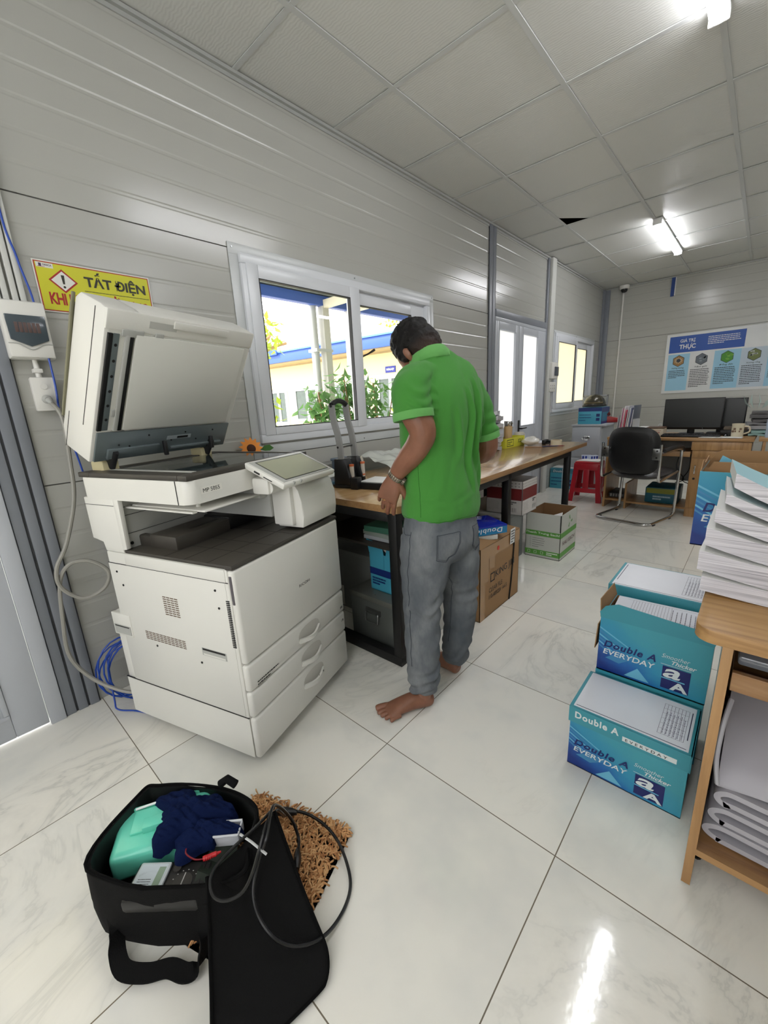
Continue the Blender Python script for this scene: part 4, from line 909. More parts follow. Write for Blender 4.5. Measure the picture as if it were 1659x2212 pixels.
# poster board
t=thing('poster_board','long white framed poster with blue header and four columns on the far wall','poster',(.872,YB+.001,1.142))
F5=frame((0,0,0),(1,0,0),(0,0,1));PW,PH=1.42,.795
b=MB();b.box(0,PW,-.018,0,0,PH,0,.002);F6=F5@T(0,0,.0184)
b.rect(F6,.038,.855,.545,PH-.035,1);b.text('GIÁ TRỊ',F6@T(.16,.665,.0004),.17,.062,0,.02);b.text('THỰC',F6@T(.155,.575,.0004),.185,.085,0,.03)
b.lines(F6@T(.47,.615,.0004),.34,.11,5,0,.97,.4)
cols=[(.04,.29,2),(.29,.56,-1),(.56,.835,2),(.835,1.10,3),(1.10,1.38,2)]
hx=[((150,112,60),(236,226,200)),((96,104,112),(130,140,146)),((70,140,40),(120,180,70)),((110,120,70),(200,206,196)),((90,110,60),(190,190,160))]
tt=['Hướng dương','Tầm gửi','Đồng đội','Xương rồng','']
nl=[5,11,10,11,8]
mats=[P(220,222,222,.45),P(24,76,160,.4,var=.03),P(150,196,220,.45,var=.02),P(186,200,212,.45,var=.02),P(50,54,60,.6)]
for k,(a,c,m) in enumerate(cols):
    if m>0: b.rect(F6,a,c,.035,.525,m)
    cx=(a+c)/2;
    for r,mi,of in ((.078,4,.0006),(.071,5+k*2,.0009)):
        b.M=F6;b.face([b.V((cx+r*.95*math.cos(D(60*i+30)),.435+r*math.sin(D(60*i+30)),of)) for i in range(6)],mi);b.M=I4
    b.M=F6
    if k==0:
        for i in range(12):
            a_=2*PI*i/12;b.face([b.V((cx+.02*math.cos(a_-.2),.44+.02*math.sin(a_-.2),.0011)),b.V((cx+.06*math.cos(a_),.44+.05*math.sin(a_),.0011)),b.V((cx+.02*math.cos(a_+.2),.44+.02*math.sin(a_+.2),.0011))],6)
        b.face([b.V((cx+.026*math.cos(2*PI*i/10),.44+.026*math.sin(2*PI*i/10),.0013)) for i in range(10)],4)
    else:
        for i in range(7):
            q=random.uniform(-.045,.04);w_=random.uniform(-.045,.035);b.face([b.V((cx+q,.435+w_,.0011)),b.V((cx+q+.028,.435+w_+.004,.0011)),b.V((cx+q+.02,.435+w_+.022,.0011)),b.V((cx+q-.004,.435+w_+.015,.0011))],6+2*k)
    b.M=I4
    if tt[k]: b.text(tt[k],F6@T(cx-.07,.325,.0006),.14,.028,4,.012,.15)
    b.lines(F6@T(a+.022,.315-nl[k]*.0225,.0006),c-a-.05,nl[k]*.0225,nl[k],4,.95,.42)
for c1,c2 in hx: mats+=[P(*c1,.5),P(*c2,.5)]
b.build('board',mats,t)
# ============================================================ far cabinet, stool, boxes
t=thing('filing_cabinet','light grey steel filing cabinet with chrome pull in the far corner','cabinet',(.232,5.56,0))
b=MB();b.box(0,.34,.012,.60,0,.80,0,.004);b.box(-.01,.40,-.004,.62,.802,.826,0,.004);b.build('cabinet_body',[P(172,176,182,.4),P(186,186,180,.4)],t)
for z0,z1 in ((.42,.795),(.02,.41)):
    b=MB();b.box(.006,.334,0,.014,z0,z1,0,.003);o=b.build('drawer',P(170,174,180,.4),t)
    b=MB();zc=z0+.23;b.box(.14,.215,-.003,.001,zc,zc+.035,0,.002);b.tube(crom([(.14,-.004,zc+.02),(.135,-.02,zc+.01),(.15,-.022,zc-.012),(.205,-.022,zc-.012),(.22,-.02,zc+.01),(.215,-.004,zc+.02)],4),.005,8);b.build('handle',M_chrome,o)
def dbox_small(name,label,x,y,z,w,d,h,rz,top=True):
    t=thing(name,label,'carton',(x,y,z),rz)
    b=MB();b.box(0,w,0,d,0,h,0,.002);F_=frame((0,-.0006,0),(1,0,0),(0,0,1));b.rect(F_,0,w,h-.045,h,1)
    for q in ((.02,.04),(.02,.09)): b.rect(F_,w-.06,w-.02,q[1],q[1]+.035,1,.0005)
    b.lines(F_@T(.015,.03,0),w*.55,h*.5,3,1,.9,.25);F2=frame((w+.0006,0,0),(0,1,0),(0,0,1));b.rect(F2,0,d,0,h,1);b.rect(F2,.03,d-.03,.03,h*.7,2,.0005)
    b.build('box',[M_da2,M_dab,M_da1,M_paper],t);return t
dbox_small('paper_carton','blue paper carton on the far filing cabinet with a helmet on it',.285,5.60,.8265,.27,.34,.20,0)
t=thing('motorcycle_helmet','dark olive open motorcycle helmet resting on the blue carton','helmet',(.42,5.76,1.027),0)
b=MB();b.grid(lambda u,v:(.125*math.cos(2*PI*u)*math.cos(v*PI/2)*(1+.02*math.sin(6*PI*u)),.15*math.sin(2*PI*u)*math.cos(v*PI/2),.02+.135*math.sin(v*PI/2)**.9),28,12);b.build('shell',P(62,58,44,.25,.2),t,80)
b=MB();b.tube([(.127*math.cos(a),.152*math.sin(a),.02) for a in [2*PI*k/28 for k in range(28)]],.010,8,closed=True);b.build('rim',M_dk,t)
b=MB();b.tube([(.128*math.cos(a),.153*math.sin(a),.055) for a in [-2.2+k*.1 for k in range(18)]],.006,8);b.build('visor_band',P(120,104,70,.3,.4),t)
t=thing('framed_board','small grey framed whiteboard leaning on the wall behind the helmet','whiteboard',(.22,5.96,.827),0)
b=MB();b.box(0,.30,0,.015,0,.34);b.build('panel',P(176,178,174,.4),t);b=MB();ring(b,0,1,0,1,0,1,.1) if False else None
for q in ((0,.30,.325,.345),(0,.30,0,.02),(0,.018,0,.345),(.282,.30,0,.345)): b.box(q[0],q[1],-.006,.02,q[2],q[3],0,.002)
b.build('frame',P(150,152,154,.3,.6),t)
t=thing('desk_telephone','red desk telephone with coiled cord beside the blue carton','telephone',(.60,5.95,.83),20)
b=MB();b.prism([(-.08,0),(.08,0),(.06,.05),(-.08,.08)],-.08,.08,0,'y',.008);b.build('base',P(150,34,32,.35),t)
b=MB();b.tube(crom([(-.06,-.09,.10),(-.055,-.06,.115),(-.05,0,.12),(-.055,.06,.115),(-.06,.09,.10)],5),[.02,.02,.018,.014,.013,.012,.012,.012,.012,.012,.012,.012,.012,.012,.012,.013,.014,.016,.018,.02,.02],10);b.build('handset',P(110,26,26,.35),t)
t=dbox_small('paper_carton','teal paper carton tied with white string on the floor by the wall',.01,5.50,0,.29,.25,.262,0)
b=MB();F_=frame((0,-.0012,0),(1,0,0),(0,0,1));b.rect(F_,0,.29,.205,.262,2);b.text('Double A',F_@T(.04,.215,.0005),.19,.03,3,.015,.1,1.15);b.box(.155,.161,-.003,-.0015,0,.264,3);b.box(.155,.161,-.003,.25,.262,.265,3);b.build('string',[M_da2,M_dab,P(66,130,150,.4),M_paper],t)
b=MB();b.box(0,.26,0,.22,0,.012,0,.003);o=b.build('papers_on_carton',M_paper);o.location=(.03,5.53,.266);tag(o,'white sheets lying on the string tied carton by the wall','papers')
# red stool
t=thing('plastic_stool','red plastic stool with arched side openings behind the desk end','stool',(.612,5.06,0),4)
M_red=P(168,22,38,.32,var=.03)
b=MB();b.box(-.13,.13,-.13,.13,.435,.455,0,.01);b.box(-.137,.137,-.137,.137,.42,.437,0,.006);b.build('seat',M_red,t)
for sx in (-1,1):
    for sy in (-1,1):
        b=MB();pl=[]
        for z,o_,wd_ in ((0,.175,.052),(.12,.160,.050),(.28,.146,.048),(.425,.134,.062)):
            pl.append((z,o_,wd_))
        for (z0,o0,w0),(z1,o1,w1_) in zip(pl,pl[1:]):
            def R_(z,o_,wd_): return [(sx*(o_-wd_),sy*o_,z),(sx*o_,sy*o_,z),(sx*o_,sy*(o_-wd_),z),(sx*(o_-.008),sy*(o_-wd_),z),(sx*(o_-.008),sy*(o_-.008),z),(sx*(o_-wd_),sy*(o_-.008),z)]
            A_=[b.V(p) for p in R_(z0,o0,w0)];B_=[b.V(p) for p in R_(z1,o1,w1_)]
            for i in range(6): b.face([A_[i],A_[(i+1)%6],B_[(i+1)%6],B_[i]])
        b.build('leg',M_red,t)
for ax in range(4):
    b=MB();b.M=Rz(90*ax);b.box(-.115,.115,.132,.139,.36,.425,0,.002);b.box(-.125,.125,.149,.157,.105,.155,0,.002);b.box(-.03,.03,.138,.147,.15,.37,0,.002);b.build('side_panel',M_red,t)
b=MB();b.prism([(-.12,-.08),(.12,-.10),(.13,.08),(-.06,.11)],0,.008);o=b.build('paper_bag',M_paper);o.location=(.62,5.04,.457);tag(o,'white paper lying on the red stool','papers')
for k in range(2):
    b=MB();b.box(-.05,.05,-.03,.03,0,.045,0,.003);F_=frame((-.05,-.0302,0),(1,0,0),(0,0,1));b.rect(F_,.01,.03,.006,.038,1);b.rect(F_,.04,.06,.006,.038,1);b.rect(F_,.07,.09,.006,.038,1)
    o=b.build('small_box',[P(190,200,220,.4),P(20,50,150,.4)]);o.location=(.545+.075*k,5.14,.457+.0*k);o.rotation_euler=(0,0,D(15+30*k));tag(o,('left small blue and white box on the back of the red stool','right small blue and white box on the back of the red stool')[k],'box','small boxes on the stool')
# ============================================================ visitor chair
ch=thing('office_chair','black cantilever office chair with chrome tube frame standing at the far desk','chair',(1.205,4.53,0),-13)
M_lea=P(14,14,15,.42,nb=.0006,ns=140)
b=MB()
def backf(u,v):
    x=(u-.5);z=(v-.5)
    return None
def cushion(b,w,h,th,curve,M_,n=18,p=3.2):
    b.M=M_
    for side in (1,-1):
        def f(u,v):
            a=2*u-1;c=2*v-1
            # squircle mapping
            m=max(abs(a),abs(c));l=(abs(a)**p+abs(c)**p)**(1/p) or 1;k=m/l if l else 1
            X=a*k*w/2;Y=c*k*h/2;e=max(0,1-m**6)
            return (X,Y,side*th/2*e**.5+curve*(X/(w/2))**2)
        b.grid(f if side>0 else (lambda u,v:f(1-u,v)),n,n)
    b.M=I4;return b
bm_=T(0,-.19,.66)@Rx(97)
cushion(b,.46,.45,.055,-.03,bm_);b.build('backrest',M_lea,ch,80)
b=MB();cushion(b,.47,.47,.07,.010,T(0,.06,.435)@Rx(3));b.build('seat',P(52,50,50,.4,nb=.0005,ns=120),ch,80)
for sx in (-1,1):
    x=.252*sx
    pts=crom([(x,-.225,.735),(x,-.222,.60),(x,-.215,.45),(x,-.185,.405),(x,-.10,.415),(x,.18,.45)],6)
    b=MB();b.tube(pts,.0125,12);b.build('back_tube',M_chrome,ch)
    pts=crom([(x*.985,-.205,.655),(x,-.14,.66),(x,.10,.665),(x,.19,.66),(x,.225,.62),(x,.225,.45),(x,.215,.10),(x*.99,.20,.035),(x*.98,.13,.014),(x*.97,-.20,.014),(x*.92,-.265,.014),(x*.7,-.29,.014),(0,-.292,.014)],6)
    b=MB();b.tube(pts,.0135,12);b.build('frame_tube',M_chrome,ch)
    b=MB();b.tube(crom([(x,-.17,.672),(x,-.02,.682),(x,.12,.682),(x,.21,.672),(x,.238,.635)],5),[(.018,.024)]*21,12);b.build('armrest',P(20,18,18,.4),ch)
    b=MB();b.box(x*.80-.01 if sx>0 else x-.006,x+.006 if sx>0 else x*.80+.01,-.236,-.224,.60,.70,0,.003)
    for z in (.62,.68): b.cyl((x*.9,-.238,z),(x*.9,-.235,z),.008,n=10,mi=1)
    b.build('bracket',[M_steel,M_dk],ch)
for y_ in (.13,-.2):
    for sx in (-1,1):
        b=MB();b.box(.245*sx-.016,.245*sx+.016,y_-.02,y_+.02,.0,.008);b.build('foot_pad',M_dk,ch)
# ============================================================ far desk
fd=thing('computer_desk','wood veneer computer desk with keyboard shelf, side locker and raised foot shelf','desk',(.842,4.76,0),-1.5)
b=MB();b.box(0,1.15,0,.62,.722,.75,0,.006);b.build('desk_top',M_oakx,fd)
b=MB();b.box(.73,1.13,.02,.58,.0,.72);b.box(.72,1.14,.012,.02,.64,.715,0,.002);b.build('locker_body',M_oakz,fd)
b=MB();b.box(.735,1.125,.006,.02,.09,.56,0,.003);o=b.build('locker_door',M_oakz,fd)
b=MB();b.tube(crom([(.77,.004,.50),(.77,-.018,.49),(.77,-.02,.43),(.77,.004,.42)],4),.006,8);b.cyl((.77,.006,.375),(.77,-.004,.375),.010,n=12,mi=1);b.build('handle',[M_chrome,M_blk],o)
b=MB();b.box(.735,1.125,.008,.02,.575,.635,0,.003);b.build('drawer',M_oakz,fd)
b=MB();b.box(.0,.018,.03,.55,0,.72);b.build('side_panel',M_oakz,fd)
b=MB();b.box(.20,.218,.05,.5,0,.27);b.build('middle_panel',M_oakz,fd)
b=MB();b.box(.018,.20,.05,.5,.075,.092);b.box(.218,.73,.06,.45,.06,.078);b.build('foot_shelf',M_oakx,fd)
b=MB();b.box(.02,.72,.03,.45,.595,.61,0,.002);b.box(.02,.72,.0,.028,.575,.625,0,.003);b.build('keyboard_shelf',M_oakx,fd)
b=MB();b.box(.02,.73,.565,.575,.25,.72);b.build('back_panel',P(150,152,150,.6),fd)
b=MB();b.box(0,1.2,0,.6,.722,.75,0,.004);b.box(.03,.05,.02,.55,0,.72);b.box(1.15,1.17,.02,.55,0,.72);o=b.build('office_table',M_oakx);o.location=(2.02,4.80,0);tag(o,'next wood veneer desk cut off by the right edge beside the computer desk','desk')
b=MB();b.box(-.14,.14,-.17,.17,0,.16,0,.01);F_=frame((-.13,-.1705,0),(1,0,0),(0,0,1));b.rect(F_,0,.26,.10,.15,1);b.lines(F_@T(.06,.03,0),.15,.05,2,2,1,.6)
o=b.build('toy_carton',[P(20,80,96,.4,var=.2),P(120,120,20,.4),P(150,170,180,.5)]);o.location=(1.36,5.02,.082);tag(o,'dark teal carton with yellow lid on the foot shelf of the computer desk','carton')
b=MB();b.box(-.075,.075,-.15,.15,0,.05,0,.004)
for k in range(5): b.box(-.06+k*.026,-.045+k*.026,-.151,-.149,.01,.04,1)
o=b.build('power_strip',[P(50,50,52,.5),P(140,140,136,.5)]);o.location=(.955,5.02,.095);tag(o,'dark device with grey sockets on the left foot shelf of the desk','electronics')
b=MB();b.tube(crom([(1.45,5.2,.60),(1.42,5.17,.42),(1.50,5.12,.30),(1.44,5.05,.27)],8),.004,6);b.tube(crom([(1.52,5.22,.60),(1.53,5.18,.40),(1.49,5.1,.3),(1.55,5.08,.26)],8),.004,6);o=b.build('desk_cables',M_dk);tag(o,'black cables dangling under the computer desk','cables')
# monitors etc.
def monitor(name,label,x,y,z,w,h,rz):
    t=thing(name,label,'monitor',(x,y,z),rz)
    b=MB();b.box(-w/2,w/2,0,.03,.05,.05+h,0,.004);b.cyl((.4*w/2,-.001,.062),(.4*w/2,.0,.062),.004,n=8,mi=1);b.build('housing',[P(12,12,13,.35),M_chrome],t)
    b=MB();b.box(-w/2+.01,w/2-.01,-.0015,0,.07,.04+h);b.build('screen',P(24,26,24,.28),t)
    b=MB();b.box(-.03,.03,.03,.05,0.01,.2,0,.003);b.box(-.10,.10,-.04,.12,0,.012,0,.004);b.build('stand',P(12,12,13,.35),t);return t
monitor('computer_monitor','black flat computer monitor facing the chair on the computer desk',1.50,5.12,.751,.475,.298,-1)
monitor('computer_monitor','second black monitor showing at the right edge behind the first one',1.72,5.26,.751,.36,.285,-1)
t=thing('keyboard','black computer keyboard in front of the monitor','keyboard',(1.53,4.87,.751),-1)
b=MB();b.box(-.225,.225,-.07,.07,0,.02,0,.004);b.build('tray',M_blk2,t);b=MB()
for r in range(5):
    for c in range(18): b.box(-.215+c*.024,-.195+c*.024,-.06+r*.025,-.04+r*.025,.018,.027,0,.0)
k_=b.build('keys',P(24,24,26,.4),t);k_['kind']='stuff'
t=thing('computer_mouse','black mouse right of the keyboard on the computer desk','mouse',(1.80,4.90,.751),0)
b=MB();b.grid(lambda u,v:((u-.5)*.06,(v-.5)*.10,.032*max(0,(1-(2*u-1)**2))**.5*max(0,(1-(2*v-1)**2))**.6),12,14);b.build('shell',P(16,16,18,.12),t,80)
b=MB();b.lathe([(0,0),(.040,0),(.043,.02),(.043,.10),(.046,.12),(.042,.12),(.039,.02),(0,.01)],26);b.tube(crom([(.042,0,.095),(.075,0,.09),(.08,0,.05),(.043,0,.03)],6),.0065,8)
for k in range(6): b.lathe([(0,.0035),(.010,0),(0,-.001)],8,(-.012+.01*k-.018,-.041,.055+.02*(k%2)),1,'y')
o=b.build('beer_mug',[P(216,206,180,.25),P(110,84,62,.5)]);o.location=(1.868,4.865,.751);tag(o,'cream mug with brown print right of the keyboard','mug')
b=MB();b.box(-.145,.145,-.045,.05,0,.003);b.prism([(-.16,-.05),(.14,-.06),(.15,.05),(-.10,.06)],.003,.007);o=b.build('paper_sheets',M_paper);o.location=(1.765,4.80,.7512);tag(o,'white sheets hanging over the front edge of the computer desk','papers')
b=MB();b.box(-.075,.075,-.09,.09,0,.075,0,.004);b.box(-.078,.078,-.093,.093,.072,.085,1,.003);F_=frame((-.06,-.0905,.01),(1,0,0),(0,0,1));b.text('cookie',F_@T(.03,.018,0),.075,.02,2,.01,.3);b.tube([(x_,-.0912,.045+.01*math.sin((x_+.03)*25)) for x_ in [-.03+.012*k for k in range(8)]],.0015,5,2);o=b.build('biscuit_box',[P(206,196,176,.5),P(84,60,40,.6),P(150,40,44,.5)]);o.location=(1.235,4.98,.751);tag(o,'cream biscuit box with brown lid left of the keyboard','box')
t=thing('magazine_rack','clear file rack full of pink and white folders on the computer desk','file rack',(.945,5.14,.751),-6)
fc=[(206,196,200),(214,120,150),(226,226,226),(206,90,110),(190,190,196),(226,226,220),(120,124,150),(214,214,220),(90,96,110)]
b=MB();b.box(-.075,.075,-.10,.12,0,.004);b.box(-.075,-.072,-.10,.12,0,.20);b.box(.072,.075,-.10,.12,0,.16);b.build('rack',P(196,198,200,.2),t)
for k,c in enumerate(fc):
    b=MB();b.M=T(-.062+k*.0155,0,.005)@Ry(random.uniform(2,7));b.box(-.004,.004,-.095,.11,0,.27+random.uniform(-.02,.03),0,.002);b.build('folder',P(*c,.35,var=.12),t)
paperpile('paper_pile','white paper pile between the file rack and the biscuit box','papers',1.115,5.18,.751,.17,.22,.07,5,-8,[M_paper,M_paperb],None,.006)
b=MB();b.lathe([(0,0),(.03,0),(.032,.03),(.012,.06),(.006,.085),(0,.085)],14);b.tube(crom([(0,0,.08),(.01,0,.10),(.03,0,.10)],4),.003,6);o=b.build('dispenser_bottle',mat_film('bottle_plastic',(.9,.92,.92,1),.5));o.location=(1.225,5.125,.752);tag(o,'small clear dispenser bottle behind the biscuit box','bottle')
t=thing('document_pile','untidy pile of bagged documents on the next desk at the right edge','documents',(2.10,5.12,.751),0)
z=0
for k in range(7):
    b=MB();hh=.02+.008*(k%3);b.M=T(random.uniform(-.02,.02),0,z)@Rz(random.uniform(-10,10));b.grid(lambda u,v:((u-.5)*.34,(v-.5)*.24,hh+.012*noise.noise(Vector((4*u,4*v,k)))),8,5,0,hh*.9);b.build('sheaf',P(*random.choice(((130,130,132),(170,170,172),(90,88,88),(150,190,186))),.5),t);z+=hh+.004
b=MB()
for k in range(9): leaf1(b,(random.uniform(-.2,.2),random.uniform(-.05,.1),z+.02),(random.uniform(-1,1),random.uniform(-.3,.3),random.uniform(.3,1)),.14,.05)
b.build('plastic_bag',mat_film('green_film',(.72,.88,.84,1),.5),t)
t=thing('black_tray','black desk tray with a wallet behind the cream mug','tray',(1.86,5.12,.751),0)
b=MB();b.box(-.12,.10,-.10,.10,0,.05,0,.006);b.box(-.10,.08,-.09,.09,.05,.075,1,.004);b.build('tray_body',[M_blk2,P(96,84,70,.6)],t)
t=thing('water_bottle','clear plastic water bottle with blue tint at the right edge of the picture','bottle',(2.085,4.88,.751),0)
b=MB();b.lathe([(0,0),(.032,0),(.034,.02),(.031,.06),(.034,.10),(.034,.15),(.014,.19),(.014,.21),(0,.21)],20);b.build('body',mat_film('blue_film',(.75,.84,.95,1),.45),t)
b=MB();b.cyl((0,0,.20),(0,0,.218),.016,n=14);b.build('cap',P(60,110,180,.4),t)
# ============================================================ side table on the right
M_oakT=mat_wood('side_table_top',rgb(112,80,52),rgb(150,112,74),rgb(168,132,90),'x',.28,1.3)
M_oakE=mat_wood('side_table_edge',rgb(140,104,62),rgb(166,128,80),rgb(178,142,92),'x',.45,2.2)
st=thing('side_table','wood veneer side table with open lower shelf and shallow drawer at the right edge','table',(2.0,.87,0))
b=MB();r=.03;pl=[(-.036,.78),(-.036,r)]+[(-.036+r-r*math.cos(D(a)),r-r*math.sin(D(a))) for a in (20,45,70,90)]+[(1.0,0),(1.0,.78)]
b.prism(pl[::-1],.742,.769,0,'z',.003);b.bm.normal_update()
for f in b.bm.faces: f.material_index=0 if f.normal.z>.5 else 1
b.build('table_top',[M_oakT,M_oakE],st)
for x in (.008,.93):
    b=MB();b.box(x,x+.018,.15,.72,0.006,.742);b.bm.normal_update()
    for f in b.bm.faces: f.material_index=1 if f.normal.y<-.5 else 0
    b.build('side_panel',[P(176,170,160,.3,var=.03),M_oakz],st)
b=MB();b.box(.026,.93,.155,.70,.100,.118);b.bm.normal_update()
for f in b.bm.faces: f.material_index=1 if f.normal.y<-.5 else 0
b.build('lower_shelf',[M_oakT,M_oakx],st)
b=MB();b.box(.030,.80,.155,.17,.568,.612,0,.002);b.box(.032,.798,.17,.60,.57,.582);b.build('drawer',M_oakT,st)
b=MB();b.box(.026,.93,.68,.70,.12,.742);b.build('back_panel',M_oakx,st)
b=MB();b.cyl((.03,.25,.0),(.03,.25,.006),.012,n=10);b.build('foot',M_dk,st)
# things stored in it
M_gpap=P(172,170,176,.55,var=.05,nb=.0004,ns=30)
t=thing('folded_sheet_bundle','thick bundle of grey folded drawing sheets on the lower shelf of the side table','papers',(2.030,1.06,.119))
def curl(z0,z1,x0,rr,n=9):
    pass
for k in range(3):
    b=MB();z0=.006+.052*k;rz=.014
    pts=[(.62,.0,z0+.004),(.30,.0,z0+.004),(.05,0,z0+.006+.004*k)]
    arc=[(.05-.045*math.sin(a)*(1-.12*k),0,z0+.006+.019-.019*math.cos(a)) for a in [D(q) for q in (20,50,80,110,140,165)]]
    pts+=arc+[(.08,0,z0+.042),(.30,0,z0+.034),(.62,0,z0+.030)]
    pts=crom(pts,3);b.ribbon(pts,.42,(0,1,0),.013);b.M=I4;o=b.build('folded_sheet',M_gpap,t);o.location=(0,.22,0)
b=MB();b.grid(lambda u,v:(.012+.62*u+.0*v,.02+.42*v,.165+.17*(1-(1-v)**2)+.02*math.sin(6*u)),10,10,0,.01);b.build('top_sheet',M_gpap,t,60)
b=MB();b.tube(crom([(.012,.02,.16),(.003,.03,.22),(.004,.05,.30),(.012,.10,.345)],5),.005,6);b.build('sheet_edge',P(190,190,196,.5),t)
t=thing('glass_pane','grey glassy panel lying on the drawer inside the side table','panel',(2.036,1.06,.613));b=MB();b.box(0,.5,0,.30,.0,.022,0,.006);b.build('panel',P(120,124,130,.12,0,.8,var=.15),t)
# stack of printed booklets
t=thing('booklet_stack','tall leaning stack of thick white booklets with a pale blue cover on the side table','booklets',(1.957,1.03,.770),0)
def pm():
    nd=N('page_edges');co=nd.obj();n_=nd.noise(1,3,scaled(nd,co,3,3,420));n2=nd.noise(2,2,scaled(nd,co,2,2,60))
    c=nd.ramp(nd.math('MULTIPLY_ADD',n2,.4,nd.math('MULTIPLY',n_,.6)),[(.35,rgb(150,148,154)),(.5,rgb(196,194,200)),(.65,rgb(214,212,216))])
    nd.bsdf(c,.6,0,.3,n_,.0006);return nd.m
M_page=pm();z=0
hs=[.034,.044,.040,.030,.022,.030]
for k,h in enumerate(hs):
    b=MB();dx=(-.002,-.012,-.006,.004,.016,.026)[k];amp=.004+.0045*k
    sk=(0,-2,1,3,6,9)[k]
    def f(u,v,zz): return (.60*u,.21*v,zz+amp*2.0*((1-min(1,u*2.6))**1.7)-amp*1.0*math.sin(PI*min(1,u*1.5))*.9)
    b.M=T(dx,.004*k,z)@Rz(sk*.5)
    nu=16
    A_=[[b.V(f(i/nu,j,zz)) for i in range(nu+1)] for zz in (0,h-.0016) for j in (0,1)]
    lo0,lo1,hi0,hi1=A_
    for i in range(nu):
        b.face([lo0[i],lo0[i+1],hi0[i+1],hi0[i]]);b.face([lo1[i+1],lo1[i],hi1[i],hi1[i+1]]);b.face([hi0[i],hi0[i+1],hi1[i+1],hi1[i]],1);b.face([lo0[i+1],lo0[i],lo1[i],lo1[i+1]],1)
    b.face([lo1[0],lo0[0],hi0[0],hi1[0]],2);b.face([lo0[nu],lo1[nu],hi1[nu],hi0[nu]],2)  # end faces coloured whiter than the page edges for the light on them
    b.build('booklet',[M_page,P(150,196,206,.4) if k==5 else M_paper,P(226,226,226,.5)],t,50);z+=h+.001
b=MB();b.prism([(0,0),(.07,.0),(.05,.035)],0,.0006,0);o=b.build('torn_label',P(214,204,220,.5),t);o.location=(.07,.03,z+.012);o.rotation_euler=(0,D(6),D(-30))
# ============================================================ printed paper cartons
def mk_print():
    nd=N('carton_print_blue');co=nd.obj();sp=nd.n('ShaderNodeSeparateXYZ');nd.l(co,sp.inputs[0])
    t_=nd.math('ADD',nd.math('MULTIPLY',sp.outputs[0],1.9),nd.math('MULTIPLY',sp.outputs[2],3.2))
    w=nd.noise(5,2,scaled(nd,co,1,1,2.2,(0,.7,0)),.5,1.5)
    t2=nd.math('ADD',t_,nd.math('MULTIPLY',nd.math('SUBTRACT',w,.5),.25))
    c=nd.ramp(t2,[(.12,rgb(10,44,122)),(.34,rgb(24,96,168)),(.5,rgb(44,140,176)),(.85,rgb(64,152,166))])
    nd.bsdf(c,.38,0,.5,nd.noise(40,1,scaled(nd,co,6,1,.2)),.0004);return nd.m
M_prt=mk_print()
EM=[M_prt,P(58,142,156,.42,var=.04),P(9,22,92,.4),P(212,220,220,.45),P(104,178,206,.42),P(60,130,176,.42),M_card,M_paper,M_ink,P(20,30,60,.5),M_carddk]
def swoosh(b,F_,w,h):
    def pg(pts,mi,off=.0003): b.M=F_;b.face([b.V((x*w,y*h,off)) for x,y in pts],mi);b.M=I4
    for k in range(6): pg([(0,.50+.07*k),(0,.53+.07*k),(.16+.03*k,.36+.05*k),(.15+.03*k,.345+.05*k)],4 if k%2 else 5,.0003+.0001*k)
    pg([(.08,.28),(.22,.24),(.36,.42),(.22,.46)],5,.0004);pg([(.28,.05),(.40,.26),(.52,.05)],4,.0005);pg([(.32,.05),(.40,.19),(.47,.05)],3,.0006) if False else None
def everyday(b,F_,w,h,top=0,ttl=1):
    swoosh(b,F_,w,h*(1-top))
    H_=h*(1-top)
    b.text('Double A',F_@T(.055*w,.50*H_,.0010),.50*w,.135*H_,2,.022,.25,1.12);b.text('EVERYDAY',F_@T(.055*w,.36*H_,.0010),.50*w,.105*H_,3,.012,.15)
    b.text('Smoother',F_@T(.60*w,.64*H_,.0010),.24*w,.075*H_,3,-.005,.3);b.text('Thicker',F_@T(.69*w,.545*H_,.0010),.21*w,.075*H_,3,.02,.3)
    b.rect(F_,.60*w,.86*w,.515*H_,.522*H_,3,.0008)
    x0,x1,y0,y1=.62*w,.86*w,.07*H_,.49*H_;b.rect(F_,x0,x1,y0,y1,2,.0008)
    b.text('a',F_@T(x0+.01*w,.285*H_,.0012),.15*w,.18*H_,3,.02,.2);b.text('A',F_@T(x0+.08*w,.08*H_,.0012),.155*w,.16*H_,3,.035);b.rect(F_,x0+.0*w,x1-.04*w,.255*H_,.275*H_,4,.0011)
